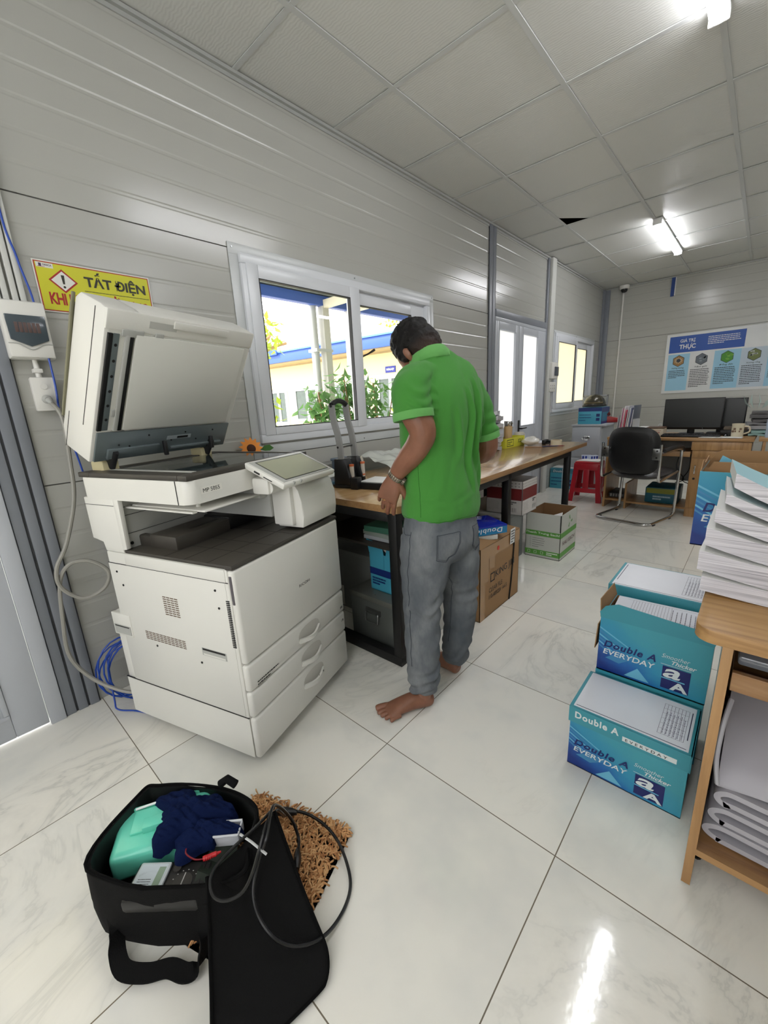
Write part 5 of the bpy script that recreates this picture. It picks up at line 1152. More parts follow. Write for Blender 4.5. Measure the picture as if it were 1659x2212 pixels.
def ecarton(label,x,y,z,rz,w=.312,d=.215,h=.235,kind='closed',name='paper_carton'):
    t=thing(name,label,'carton',(x,y,z),rz,None)
    b=MB();th_=.003
    b.box(0,w,0,th_,0,h,0);b.box(0,w,d-th_,d,0,h,0);b.box(0,th_,th_,d-th_,0,h,0);b.box(w-th_,w,th_,d-th_,0,h,1);b.box(0,w,0,d,0,th_,6)
    b.box(th_,w-th_,th_,th_+.001,th_,h-.001,6);b.box(th_,w-th_,d-th_-.001,d-th_,th_,h-.001,6);b.box(th_,th_+.001,th_,d-th_,th_,h-.001,6);b.box(w-th_-.001,w-th_,th_,d-th_,th_,h-.001,6)
    F_=frame((0,-.0003,0),(1,0,0),(0,0,1))
    everyday(b,F_,w,h,.24 if kind=='taped' else .06)
    b.build('box',EM,t)
    if kind in('taped','top'):
        b=MB();b.box(-.004,w+.004,-.004,d+.003,h-.002,h+.003,1);b.box(-.004,w+.002,-.006,-.003,h-.052,h+.003,1);b.box(w+.001,w+.005,-.004,d,h-.055,h+.003,1)
        if kind=='taped':
            F2=frame((0,-.0063,h-.052),(1,0,0),(0,0,1));b.text('Double A',F2@T(.015,.020,0),.125,.024,3,.03,0,1.15);b.box(.150,.285,-.0064,-.0062,h-.042,h-.026,3);b.text('EVERYDAY',F2@T(.158,.013,.0004),.105,.009,8,.01,0,1.6)
        b.build('lid',EM,t)
        b=MB();Ft=frame((0,0,h+.003),(1,0,0),(0,1,0));b.box(.006,w-.006,.004,d-.004,h+.003,h+.0042)
        Ft=frame((0,0,h+.0042),(1,0,0),(0,1,0));b.rect(Ft,.012,w-.012,.010,.0125,1,.0003);b.rect(Ft,.012,.0145,.05,d-.02,1,.0003) if kind=='top' else b.rect(Ft,w-.015,w-.0125,.05,d-.03,1,.0003)
        x0=w-.085
        for k in range(8): b.rect(Ft,x0+k*.009,x0+k*.009+.0008,.035,d-.03,1,.0003)
        for k in range(7): b.rect(Ft,x0,x0+.063,.035+k*(d-.065)/6,.0358+k*(d-.065)/6,1,.0003)
        b.lines(Ft@T(x0+.062,.04,0)@Matrix.Rotation(PI/2,4,'Z'),d-.08,.055,6,1,.8,.16,.0004,.7);b.build('address_sheet',[P(216,218,224,.3,nb=.0012,ns=12),P(60,60,84,.5)],t)
    if kind=='open':
        b=MB();b.prism([(0.0,0),(w,0),(w+.004,.012),(w-.02,.042),(.05,.062),(.012,.045),(-.004,.02)],-.002,.0005,1,'y');o=b.build('front_flap',EM,t);o.location=(0,0,h)
        b=MB();b.prism([(0,0),(d,0),(d-.01,.05),(.03,.055)],-.002,.001,6,'x');o=b.build('side_flap',EM,t);o.location=(0,0,h);o.rotation_euler=(0,D(-12),0)
        b=MB();b.prism([(0,0),(d-.03,0),(d-.04,-.10),(.02,-.11)],-.002,.001,6,'x');o=b.build('side_flap',EM,t);o.location=(-.006,0,h-.03);o.rotation_euler=(0,D(5),0)
    return t
ecarton('front blue paper carton on the floor, taped shut, with a white sheet on its lid',1.672,1.208,0,0,h=.222,kind='taped')
ecarton('lower blue carton hidden behind the front taped one, under the open carton full of forms',1.678,1.448,0,0,h=.228,kind='plain')
ecarton('open blue paper carton of printed forms with its front flap raised, middle of the row',1.680,1.448,.231,0,h=.205,kind='open')
ecarton('lower blue carton under the farthest sheet covered carton beside the side table',1.650,1.685,0,0,h=.228,kind='plain')
ecarton('farthest upper blue paper carton beside the side table with a plastic covered sheet on top',1.648,1.685,.231,0,h=.232,d=.26,kind='top')
for k in range(4):
    b=MB();b.box(-.135,.135,-.09,.09,0,.012+.006*k)
    if k==3:
        b.M=I4;Ft=frame((-.135,-.09,.0302),(1,0,0),(0,1,0))
        for q in range(14): b.rect(Ft,.05+q*.009,.0508+q*.009,.03,.165,1,.0002)
        for q in (.03,.06,.165): b.rect(Ft,.03,.26,q,q+.0008,1,.0002)
        b.lines(Ft@T(.255,.02,0)@Matrix.Rotation(PI/2,4,'Z'),.15,.09,7,1,.85,.18,.0003,.7)
    o=b.build('printed_form',[P(214,216,224,.5),P(90,90,100,.5)]);o.location=(1.838-.002*k,1.560+.002*k,.398+.0185*k+.003*k*(k-1)/2 if k<3 else .452);o.rotation_euler=(D(0),D(0),D(-3+2*k))
    o.location.z=(.245,.30,.355,.41)[k]
    tag(o,('lowest bundle of printed forms inside the open blue carton','second bundle of printed forms inside the open blue carton','third bundle of printed forms inside the open blue carton','top printed form with ruled columns showing in the open blue carton')[k],'form','forms in the open carton')
t=ecarton('big open blue paper carton with torn brown rim standing on the side table',1.902,1.372,.770,0,h=.206,d=.225,kind='plain')
b=MB();b.prism([(0,0),(.308,0),(.306,.030),(.02,.028),(.012,.012),(.004,.010)],.0,.002,6,'y');o=b.build('inner_flap',EM,t);o.location=(.003,.05,.198)
b=MB();b.prism([(0,0),(.308,0),(.306,.032),(.03,.034),(.016,.026),(.008,.010)],.0,.002,6,'y');o=b.build('back_flap',EM,t);o.location=(.003,.221,.205)
b=MB();b.prism([(0,0),(.28,0),(.28,.016),(.06,.020),(.015,.045)],0,.002,4,'y');o=b.build('blue_wrapping',EM,t);o.location=(.02,.16,.185)
b=MB();b.prism([(0,0),(.21,0),(.20,.02),(.10,.012),(.03,.028)],0,.002,6,'x');o=b.build('torn_rim',EM,t);o.location=(.0,.005,.204)
# ============================================================ shaggy mat
A0=Vector((1.281,.584,0));e1=Vector((.33,-.944,0));e2=Vector((-.944,-.33,0));LM1,LM2=.375,.345
t=thing('shaggy_mat','brown shaggy door mat under the black tool bag','mat',A0)
b=MB();b.M=frame((0,0,0),e2,e1) ; b.box(0,LM2,0,LM1,-.008,0,0,.002);b.build('backing',P(132,82,40,.8,nb=.0006,ns=120),t)
b=MB();rs=random.Random(3)
def nood(p,q,hh):
    a=rs.uniform(0,2*PI);l=rs.uniform(.010,.019);d1=Vector((math.cos(a),math.sin(a),0));a2=a+rs.uniform(-1.6,1.6);d2=Vector((math.cos(a2),math.sin(a2),0))
    p0=A0*0+e2*p+e1*q+Vector((0,0,.007));b.tube([p0,p0+d1*l*.35+Vector((0,0,hh)),p0+d1*l*.7+d2*l*.3+Vector((0,0,hh*.9)),p0+d1*l*.75+d2*l*.75+Vector((0,0,hh*.35))],[.0018,.0024,.0024,.0020],5,rs.choice((0,0,1,2)))
for k in range(3400):
    p,q=rs.uniform(.008,LM2-.004),rs.uniform(.006,LM1-.016)
    if p>.24+.3*(q/LM1)*.2 and q<.35 and False: continue
    nood(p,q,rs.uniform(.005,.010))
o=b.build('pile',[P(196,146,96,.8),P(166,114,68,.8),P(212,168,118,.8)],t,180);o['kind']='stuff'
# ============================================================ tool bag
M_bag=P(11,11,11,.85,spec=.2,var=.15,nb=.0007,ns=420);M_bagi=P(12,16,14,.6)
bg_=thing('tool_bag','black fabric tool bag standing open with its zipped lid flopped onto the floor','bag',(1.0,.035,.0),38.3)
OUTL=[(.0,.0),(.0,.19),(.05,.215),(.22,.225),(.33,.17),(.345,.08),(.335,.0)]
def boff(pt,z):   # belly and sag of the soft walls
    cx,cy=.17,.10;s_=1+.035*math.sin(PI*min(1,z/.2));return (cx+(pt[0]-cx)*s_,cy+(pt[1]-cy)*s_)
b=MB();n=60
loop=crom([(x,y,0) for x,y in OUTL],9,True)
rings=[]
zt=lambda p:.192+.012*math.sin(p.x*14+1)-.018*math.exp(-((p.x-.12)**2+(p.y)**2)/.004)
for k,fz in enumerate((0,.03,.15,.35,.6,.85,1.0)):
    ring_=[]
    for p in loop:
        z=zt(p)*fz;x,y=boff((p.x,p.y),z);w_=.006*noise.noise(Vector((x*13,y*13,z*9)))+.004*noise.noise(Vector((x*34,y*34,z*24)));ring_.append(b.V((x+w_-(.008 if k==0 else 0)*(x-.17)/.17,y+w_,z+(.002 if k==0 else 0))))
    rings.append(ring_)
inner=[]
for fz in (1.0,.5,.06):
    inner.append([b.V((.17+(p.x-.17)*.955,.10+(p.y-.10)*.94,zt(p)*fz)) for p in loop])
L_=len(loop)
for A_,B_ in zip(rings,rings[1:]):
    for i in range(L_): b.face([A_[i],A_[(i+1)%L_],B_[(i+1)%L_],B_[i]])
for i in range(L_): b.face([rings[-1][i],rings[-1][(i+1)%L_],inner[0][(i+1)%L_],inner[0][i]])
for A_,B_ in zip(inner,inner[1:]):
    for i in range(L_): b.face([A_[i],A_[(i+1)%L_],B_[(i+1)%L_],B_[i]],1)
b.face(rings[0]);b.face(inner[-1],1)
b.build('bag_body',[M_bag,M_bagi],bg_,70)
b=MB()
zz=[Vector((.17+(p.x-.17)*1.0,.10+(p.y-.10)*1.0,zt(p)+.002)) for p in loop];b.tube(zz,.0035,6,closed=True);b.build('zip_edge',P(12,12,12,.9,spec=.1),bg_)
# printed name and handles
b=MB();Fb=frame((.10,-.0125,.030),(1,0,0),(0,-.02,1));b.text('LIGHT',Fb,.085,.016,0,.02,.2);b.build('printed_name',P(66,66,62,.6),bg_)
b=MB();hpts=crom([(.045,-.008,.12),(.05,-.016,.08),(.055,-.024,.045),(.065,-.045,.022),(.10,-.072,.020),(.155,-.076,.022),(.20,-.066,.022),(.24,-.072,.020),(.262,-.062,.022),(.270,-.036,.04),(.268,-.022,.07),(.262,-.012,.13)],6)
b.ribbon(hpts,.034,[Vector((1,.0,.1)) if (i<10 or i>58) else Vector((.25,1,.1)) for i in range(len(hpts))],.004);b.build('carry_strap',M_bag,bg_,60)

b=MB();b.tube([(.205,.232,.192),(.225,.236,.206),(.252,.228,.196)],.011,10);b.build('rear_loop',M_bag,bg_)
# lid flap : hinge along the right end, hanging to the floor
LI=(T(1.0,.035,0)@Rz(38.3)).inverted()
TL,TR,BL,BR=[LI@Vector(p) for p in ((1.236,.205,.203),(1.212,.392,.190),(1.435,.085,.008),(1.485,.345,.008))]
def flapf(u,v):
    a=TL.lerp(TR,u);c=BL.lerp(BR,u)
    p=a.lerp(c,v);
    # drop quickly, then lie on the floor
    zt_=a.z*(1-v)**1.5+.010;p.z=max(.010+.014*math.sin(PI*u)*(1-v)*0,zt_)+.006*noise.noise(Vector((u*3,v*4,.4)))
    cr=max(0,v-.78)/.22
    if u>.5: p=p.lerp(a.lerp(c,.78)+ (TL.lerp(TR,.5)-TL.lerp(TR,u))*0,0)
    # round the two bottom corners
    k=.20*cr**2*(abs(2*u-1))**3;cen=BL.lerp(BR,.5);p.x+= (cen.x-p.x)*k*1.3;p.y+=(cen.y-p.y)*k
    p.z=max(p.z,.010);return p
b=MB();b.grid(flapf,20,40,0,.005);b.build('lid_flap',[M_bag],bg_,70)
b=MB();e=[flapf(0,i/40)+Vector((0,0,.003)) for i in range(41)]+[flapf(i/20,1)+Vector((0,0,.003)) for i in range(1,21)]+[flapf(1,1-i/40)+Vector((0,0,.003)) for i in range(1,41)];b.tube(e,.0036,6);b.build('lid_zip',P(12,12,12,.9,spec=.1),bg_)
# contents
t=thing('mint_tool_case','mint green plastic case lying open inside the bag under the blue cloth','case',(.995,.078,.10),60)
M_mint=P(104,206,180,.25,var=.03)
b=MB();b.box(-.01,.215,.0,.135,.0,.078,0,.018,3);b.box(.03,.16,.05,.115,.078,.084,0,.002);b.box(.06,.12,.045,.075,.078,.096,0,.002);b.build('case_body',M_mint,t)
b=MB();b.box(.01,.19,.122,.128,.02,.085,0,.002);b.cyl((.03,.12,.085),(.10,.12,.09),.003,n=8,mi=1);b.build('case_lid',[M_mint,P(230,230,230,.4)],t)
t=thing('blue_cloth','crumpled navy blue cloth heaped on the tools in the bag','cloth',(1.020,.248,.172),42)
M_clo=P(12,24,58,.95,spec=.1,var=.2,nb=.0014,ns=240)
def cl(u,v):
    a=2*PI*u;r=v*(.092+.026*math.sin(3*a+1)+.014*math.sin(7*a+2))
    x,y=r*math.cos(a)*1.05,r*math.sin(a)*.70
    f=noise.noise(Vector((x*14,y*30,2.0)));g=noise.noise(Vector((x*40+5,y*60,4.0)))
    q=noise.noise(Vector((x*9,(y+.4*x)*62,7.0)));h=.028*(1-v**2)+.016*abs(f)*(1-v**5)+.010*abs(g)+.013*abs(q)-(.03 if v>.93 else 0)*(v-.93)/.07
    return (x,y,h+.006)
b=MB();b.grid(cl,110,44);b.build('cloth_folds',M_clo,t,180)
b=MB();b.grid(lambda u,v:(lambda p:(p[0]*.8+.058,p[1]*.75-.045,p[2]*.6-.004))(cl((u+.3)%1,v)),80,30);b.build('cloth_tail',M_clo,t,180)
t=thing('analog_multimeter','black analog multimeter with white dial lying in the bag','multimeter',(1.040,.128,.148),41.4)
b=MB();b.box(-.01,.165,-.075,.012,-.035,.0,0,.008);b.box(.078,.155,-.07,.005,0,.003,0,.002);b.build('housing',P(30,29,28,.45),t)
b=MB();b.box(.0,.074,-.062,.004,0,.009,0,.004);b.build('dial_cover',P(190,198,200,.08,0,.7,var=.05),t)
b=MB();Fm=frame((.006,-.056,.0093),(1,0,0),(0,1,0));b.rect(Fm,0,.062,0,.054,0)
for k in range(24):
    a=D(50+80*k/23);b.M=Fm;r0,r1=.036,.041;cx=.030;b.face([b.V((cx+r0*math.cos(a),-.0+r0*math.sin(a),.0003)),b.V((cx+r0*math.cos(a+.008),r0*math.sin(a+.008),.0003)),b.V((cx+r1*math.cos(a+.008),r1*math.sin(a+.008),.0003)),b.V((cx+r1*math.cos(a),r1*math.sin(a),.0003))],1);b.M=I4
b.rect(Fm,.044,.060,.008,.048,2,.0004);b.lines(Fm@T(.006,.004,0),.034,.02,4,1,.9,.3);b.build('dial_face',[P(190,200,206,.3),M_ink,P(130,150,130,.4)],t)
b=MB();b.cyl((.092,-.010,0),(.092,-.010,.008),.009,n=20);b.cyl((.118,-.042,0),(.118,-.042,.008),.022,n=26);b.box(.117,.119,-.062,-.022,.008,.010,1);b.build('selector_knob',[P(46,44,42,.4),P(170,170,166,.5)],t)
b=MB();Fm=frame((.10,-.07,.0035),(1,0,0),(0,1,0))
for k in range(10): a=D(-30+k*24);b.M=Fm;x,y=.018+.029*math.cos(a),.028+.029*math.sin(a);b.face([b.V((x,y,.0003)),b.V((x+.003,y,.0003)),b.V((x+.003,y+.002,.0003)),b.V((x,y+.002,.0003))],0);b.M=I4
b.build('dial_marks',P(170,170,166,.5),t)
t=thing('test_probe','red test probe lead plugged at the top of the multimeter','probe',(1.165,.236,.170),60)
b=MB();b.cyl((-.012,0,.004),(.018,.002,.004),.0055,n=12);b.cyl((.018,.002,.004),(.028,.003,.004),.004,.002,n=10)
for k in range(4): b.cyl((-.008+k*.004,0,.004),(-.0065+k*.004,0,.004),.0062,n=12)
b.build('plug',P(190,40,44,.35),t);b=MB();b.tube(crom([(-.012,0,.004),(-.03,.0,.012),(-.05,.02,.016),(-.045,.045,.010),(-.025,.05,.004)],6),.0018,6);b.build('wire',P(120,24,34,.4),t)
t=thing('clear_tray','clear plastic tray standing beside the cloth in the bag','tray',(1.135,.292,.15),45)
b=MB();b.box(-.05,.04,-.018,.018,.0,.003);b.box(-.05,.04,-.020,-.017,0,.03);b.box(-.05,.04,.017,.020,0,.03);b.cyl((-.05,-.019,.03),(.04,-.019,.03),.003,n=8);b.cyl((-.05,.019,.03),(.04,.019,.03),.003,n=8);b.build('tray_body',mat_film('tray_plastic',(.86,.88,.9,1),.6,.2),t)
b=MB();b.box(.037,.041,-.02,.02,0,.03,0,.001);b.build('tray_end',P(190,192,198,.3),t)
# green mesh pocket inside
b=MB();b.grid(lambda u,v:(.235+.06*u,.015+.12*v,.15-.03*u+.01*math.sin(9*v)),6,6);b.build('inner_pocket',P(30,42,30,.6),bg_)
# power cord
t=thing('mains_cable','black mains cable with two plugs looped over the bag flap and the mat','cable',(0,0,0))
cA=[(1.107,.469,.045),(1.156,.506,.045),(1.225,.526,.036),(1.298,.521,.026),(1.37,.489,.007),(1.404,.438,.007),(1.421,.366,.030),(1.406,.309,.055),(1.376,.274,.085),(1.332,.262,.12),(1.30,.271,.16),(1.279,.305,.198),(1.265,.335,.216),(1.2,.398,.205),(1.178,.45,.10),(1.207,.451,.052),(1.237,.428,.045)]
cB=[(1.205,.395,.205),(1.226,.341,.222),(1.232,.277,.226),(1.237,.23,.224),(1.252,.206,.220),(1.276,.199,.206),(1.294,.216,.19),(1.306,.246,.19),(1.297,.276,.200),(1.275,.31,.216),(1.233,.359,.218),(1.19,.41,.17),(1.15,.45,.08),(1.107,.469,.045)]
b=MB();b.tube(crom(cA,8),.0042,8);b.tube(crom(cB,8),.0036,8);b.build('lead',P(18,18,19,.3),t)
b=MB();d_=Vector((.035,.025,.0)).normalized();p=Vector((1.103,.466,.046));b.tube([p-d_*.01,p+d_*.012,p+d_*.034,p+d_*.048],[(.012,.011),(.013,.012),(.011,.010),(.006,.006)],12);b.build('plug',P(20,20,21,.4),t)
b=MB();p=Vector((1.232,.430,.044));d_=Vector((.03,-.026,0)).normalized();b.tube([p-d_*.006,p+d_*.01,p+d_*.032,p+d_*.045],[(.006,.006),(.014,.010),(.015,.010),(.008,.007)],10);b.build('plug',P(20,20,21,.4),t)
b=MB();b.tube([(1.216,.297,.226),(1.25,.306,.222),(1.290,.319,.205)],[(.0012,.003)]*3,8);o=b.build('cable_tie',P(190,192,190,.35));tag(o,'white cable tie lying across the bag flap','cable tie')
# ============================================================ the man at the desk (local axes: x forward, y to his left, z up)
man=thing('person','man in green polo shirt and grey jeans standing barefoot, head bowed over the desk','person',(1.13,1.26,0),174.3)
def skin(parts,name,mats,vox,smooth=4,disp=None,pick=None,n=24):
    b=MB()
    for p in parts: b.tube(p[0],p[1],p[3] if len(p)>3 else n,0,up=p[2])
    me=bpy.data.meshes.new(name);b.bm.to_mesh(me);b.bm.free();o=bpy.data.objects.new(name,me);COL.objects.link(o)
    m=o.modifiers.new('r','REMESH');m.mode='VOXEL';m.voxel_size=vox
    if smooth: q=o.modifiers.new('s','SMOOTH');q.iterations=smooth;q.factor=.5
    dg=bpy.context.evaluated_depsgraph_get();m2=bpy.data.meshes.new_from_object(o.evaluated_get(dg));bpy.data.objects.remove(o);bpy.data.meshes.remove(me)
    if disp:
        no=[v.normal.copy() for v in m2.vertices]
        for v,nn in zip(m2.vertices,no): v.co=disp(v.co.copy(),nn)
    for x in (mats if isinstance(mats,list) else [mats]): m2.materials.append(x)
    for f in m2.polygons:
        f.use_smooth=True
        if pick: f.material_index=pick(f.center)
    m2.name=name;r=bpy.data.objects.new(name,m2);COL.objects.link(r);r.parent=man;return r
def loft(keys,up=(1,0,0),n=5,seg=24):
    P_=crom([k[:3] for k in keys],n);A=crom([(k[3],k[4] if len(k)>4 else k[3],0) for k in keys],n)
    return (P_,[(max(.0015,a.x),max(.0015,a.y)) for a in A],up,seg)
def mk_skin():
    nd=N('skin');co=nd.obj();c=nd.ramp(nd.noise(14,4,co),[(.3,rgb(120,79,58)),(.7,rgb(142,96,74))])
    nd.bsdf(c,.42,0,.5,nd.noise(220,2,co),.0003,Subsurface_Weight=.06);return nd.m
M_skin=mk_skin()
body=[]
body.append(loft([(-.01,-.01,.70,.08,.11),(-.01,-.015,.90,.075,.11),(-.01,-.015,1.05,.075,.115),(.0,-.02,1.16,.075,.125),(.005,-.02,1.24,.075,.12),(.02,-.01,1.28,.050,.07)]))
body.append(loft([(.01,-.005,1.24,.052,.058),(.035,-.003,1.31,.052,.056),(.058,0,1.355,.056,.058)]))
# head, bowed
TILT=D(45);HS=.90;hc=Vector((.090,.004,1.380));hf=Vector((math.cos(TILT),.0,-math.sin(TILT)));hu=Vector((math.sin(TILT),.0,math.cos(TILT)));hl=Vector((0,1,0))
def H(f,u,l=0): v=hc+hf*f*HS+hu*u*HS+hl*l*HS;return (v.x,v.y,v.z)
def hs(keys): return [k[:3]+tuple(q*HS for q in k[3:]) for k in keys]
body.append(loft(hs([H(-.012,-.080)+(.045,.045),H(-.008,-.055)+(.074,.062),H(-.004,-.015)+(.090,.072),H(-.002,.02)+(.088,.073),H(-.002,.045)+(.070,.062),H(-.002,.062)+(.035,.032)]),tuple(hf)))
body.append(loft(hs([H(.045,-.118)+(.020,.022),H(.050,-.100)+(.036,.040),H(.040,-.065)+(.052,.054),H(.030,-.02)+(.060,.060)]),tuple(hf)))
body.append(([H(.086,.000),H(.098,-.022),H(.108,-.038),H(.096,-.050)],[.008,.010,.013,.010],(0,1,0),10))
body.append(([H(.080,-.066,-.018),H(.088,-.066,0),H(.080,-.066,.018)],[.007,.009,.007],(0,0,1),8))
for s in (-1,1):
    body.append(([H(.006,-.066,.066*s),H(-.002,-.046,.078*s),H(-.006,-.026,.082*s),H(.0,-.012,.076*s)],[(.007,.004),(.013,.005),(.013,.005),(.007,.004)],tuple(hf),12))
# arms
def hand(parts,w,d,nrm,side,curls,spread=.10,L=.172,th=None):
    """w wrist, d direction of the metacarpals, nrm back of the hand, side +1: thumb lies towards +s"""
    w=Vector(w);d=Vector(d).normalized();nrm=Vector(nrm);nrm=(nrm-d*nrm.dot(d)).normalized();s_=nrm.cross(d)*side
    pl=L*.48
    parts.append(loft([tuple(w-d*.02)+(.020,.026),tuple(w+d*.012)+(.019,.030),tuple(w+d*.045)+(.017,.038),tuple(w+d*.078)+(.0145,.040),tuple(w+d*.094)+(.011,.036)],tuple(nrm),5,20))
    tips=[]
    for k in range(4):
        off=(1.5-k)*.0195;ln=(.080,.088,.083,.066)[k];r0=(.0092,.0095,.0090,.0078)[k];cu=curls[k]
        p=w+d*(.078-.004*abs(k-1.2))+s_*off;dd=(d+s_*spread*(1.5-k)*.35).normalized();ch=[p-d*.02];rr=[r0*.9];a=0;q=p
        for seg,(fr,ca) in enumerate(((.46,.38),(.30,.40),(.24,.30))):
            a+=cu*ca;dv=dd*math.cos(a)-nrm*math.sin(a);ch.append(q+dv*.001);rr.append(r0*(1.08,1.05,.98)[seg]);ch.append(q+dv*ln*fr*.5);rr.append(r0*(.95,.92,.88)[seg]);q=q+dv*ln*fr
        ch.append(q);rr.append(r0*.70);parts.append((ch,rr,None,12));tips.append(ch)
    t0=w+d*.022+s_*.022-nrm*.006;td=(d*.72+s_*(.55 if th is None else th[0])-nrm*(.35 if th is None else th[1])).normalized();t1=t0+td*.036;t2=t1+(td*.9+d*.35-nrm*.25).normalized()*.030;t3=t2+(td*.6+d*.6-nrm*.35).normalized()*.024
    parts.append(([w+d*.006+s_*.010,t0,t0.lerp(t1,.6),t1,t1.lerp(t2,.5),t2,t2.lerp(t3,.6),t3],[.014,.0155,.0135,.0118,.0105,.0108,.0098,.0065],None,12));return tips
LW=(.052,.170,.940)
body.append(loft([(-.005,.115,1.262,.038,.038),(-.012,.150,1.235,.046,.044),(-.040,.160,1.17,.050,.046),(-.064,.147,1.10,.046,.043),(-.045,.148,1.055,.043,.041),(-.012,.154,1.015,.041,.037),(.025,.163,.975,.034,.029),(.052,.170,.940,.026,.021)]))
ltips=hand(body,LW,(.36,.16,-.92),(-.5,.8,.2),1,(.55,.62,.75,.95),spread=.20,L=.176,th=(.75,.30))
body.append(loft([(-.008,-.14,1.25,.038,.038),(-.014,-.19,1.22,.048,.046),(-.030,-.235,1.12,.046,.043),(-.040,-.262,1.03,.043,.042),(-.025,-.268,.985,.042,.041),(.03,-.258,.965,.040,.036),(.10,-.235,.955,.034,.029),(.16,-.205,.945,.026,.021)],(1,0,.2)))
hand(body,(.165,-.202,.944),(.86,.45,-.15),(.1,-.3,.95),1,(.9,1.0,1.1,1.2))
# legs + feet
def foot(parts,heel,d,med):
    hx=Vector((heel[0],heel[1],0));d=Vector((d[0],d[1],0)).normalized();s_=Vector((-d.y,d.x,0))*med   # s_ towards the big toe
    def q(x,y,z): v=hx+d*x+s_*y;return (v.x,v.y,z)
    parts.append(loft([q(.004,0,.028)+(.016,.016),q(.014,0,.030)+(.027,.026),q(.045,-.001,.036)+(.034,.030),q(.085,.002,.037)+(.035,.033),(q(.125,.004,.030))+(.028,.038),q(.165,.003,.022)+(.020,.042),q(.190,.001,.016)+(.0140,.042),q(.200,.0,.014)+(.008,.034)],(0,0,1),5,24))
    for k in range(5):
        y=.031-.0172*k-(.003 if k else 0);L=(.040,.037,.034,.030,.024)[k];r=(.0132,.0094,.0088,.0084,.0082)[k];x0=(.196,.198,.193,.185,.174)[k]
        parts.append(([q(x0-.022,y*.96,.017),q(x0,y*1.02,r+.007),q(x0+L*.45,y*1.06,r+.006),q(x0+L*.75,y*1.08,r+.0015),q(x0+L*.92,y*1.08,r+.0005),q(x0+L,y*1.08,r)],[r*.95,r*.88,r*.88,r*1.02,r*.92,r*.5],None,14))
    return q
dL=(.457,.889);hL=(-.044,.099);dR=(1,-.06);hR=(-.0085,-.116)
foot(body,hL,dL,-1);foot(body,hR,dR,1)
aL=(hL[0]+dL[0]*.042,hL[1]+dL[1]*.042);aR=(hR[0]+.042,hR[1])
body.append(loft([(aL[0],aL[1],.035,.030,.028),(aL[0],aL[1]-.0,.075,.029,.027),(-.012,.128,.15,.034,.034),(-.004,.112,.28,.046,.046),(.0,.106,.42,.048,.048),(0,.09,.58,.07,.07),(-.005,.08,.70,.08,.08)]))
body.append(loft([(aR[0],aR[1],.035,.030,.028),(aR[0],aR[1],.075,.029,.027),(.01,-.112,.15,.034,.034),(-.008,-.114,.28,.046,.046),(-.008,-.114,.42,.048,.048),(-.01,-.10,.58,.07,.07),(-.012,-.09,.70,.08,.08)]))
skin(body,'body',M_skin,.0028,3)
# ---- hair
def mk_hair():
    nd=N('faded_black_hair');co=nd.obj();sp=nd.n('ShaderNodeVectorMath',operation='DOT_PRODUCT');nd.l(co,sp.inputs[0]);sp.inputs[1].default_value=tuple(hu)
    h=nd.math('SUBTRACT',sp.outputs['Value'],hc.dot(hu));h=nd.math('ADD',h,nd.math('MULTIPLY',nd.noise(60,2,co),.012))
    c=nd.ramp(nd.math('MULTIPLY_ADD',h,5,.5),[(.06,rgb(92,62,48)),(.22,rgb(52,38,30)),(.42,rgb(17,14,13)),(1,rgb(12,11,11))])
    nd.bsdf(c,.6,0,.25,nd.noise(420,2,scaled(nd,co,1,1,.5)),.0016);return nd.m
M_hair=mk_hair()
hair=[loft(hs([H(-.050,-.086)+(.030,.044),H(-.042,-.058)+(.056,.064),H(-.034,-.022)+(.070,.076),H(-.018,.015)+(.083,.0775),H(-.010,.045)+(.090,.078),H(-.010,.074)+(.082,.072),H(-.012,.094)+(.060,.054),H(-.012,.109)+(.030,.028),H(-.012,.113)+(.010,.01)]),tuple(hf))]
for s in (-1,1): hair.append(loft(hs([H(.020,-.045,.056*s)+(.010,.019),H(.018,-.01,.058*s)+(.030,.0205),H(.010,.02,.058*s)+(.035,.0205)]),tuple(hf)))
skin(hair,'hair',M_hair,.004,3,lambda p,n:p+n*(.0035+.0035*noise.noise(p*60)+.002*noise.noise(p*150)))
b=MB();rs2=random.Random(5)
for k in range(1300):
    a=rs2.uniform(0,2*PI);u=rs2.uniform(-.02,.108);R0=math.sqrt(max(0,1-((u-.01)/.102)**2));base=hc+(hf*(-.010+.094*R0*math.cos(a))+hu*u+hl*(.076*R0*math.sin(a)))*HS
    if u<.045: continue
    o_=(base-hc).normalized();g=max(0,(u-.03)/.08);L=.006+.012*g*rs2.random();dv=(o_*.55+hf*.5*(rs2.random()-.1)+hu*.35+Vector([rs2.uniform(-.3,.3) for _ in range(3)])).normalized()
    b.tube([base-o_*.004,base+dv*L*.6,base+dv*L+hf*.002],[.0016,.0012,.0003],4)
b.build('hair_tufts',M_hair,man,180)
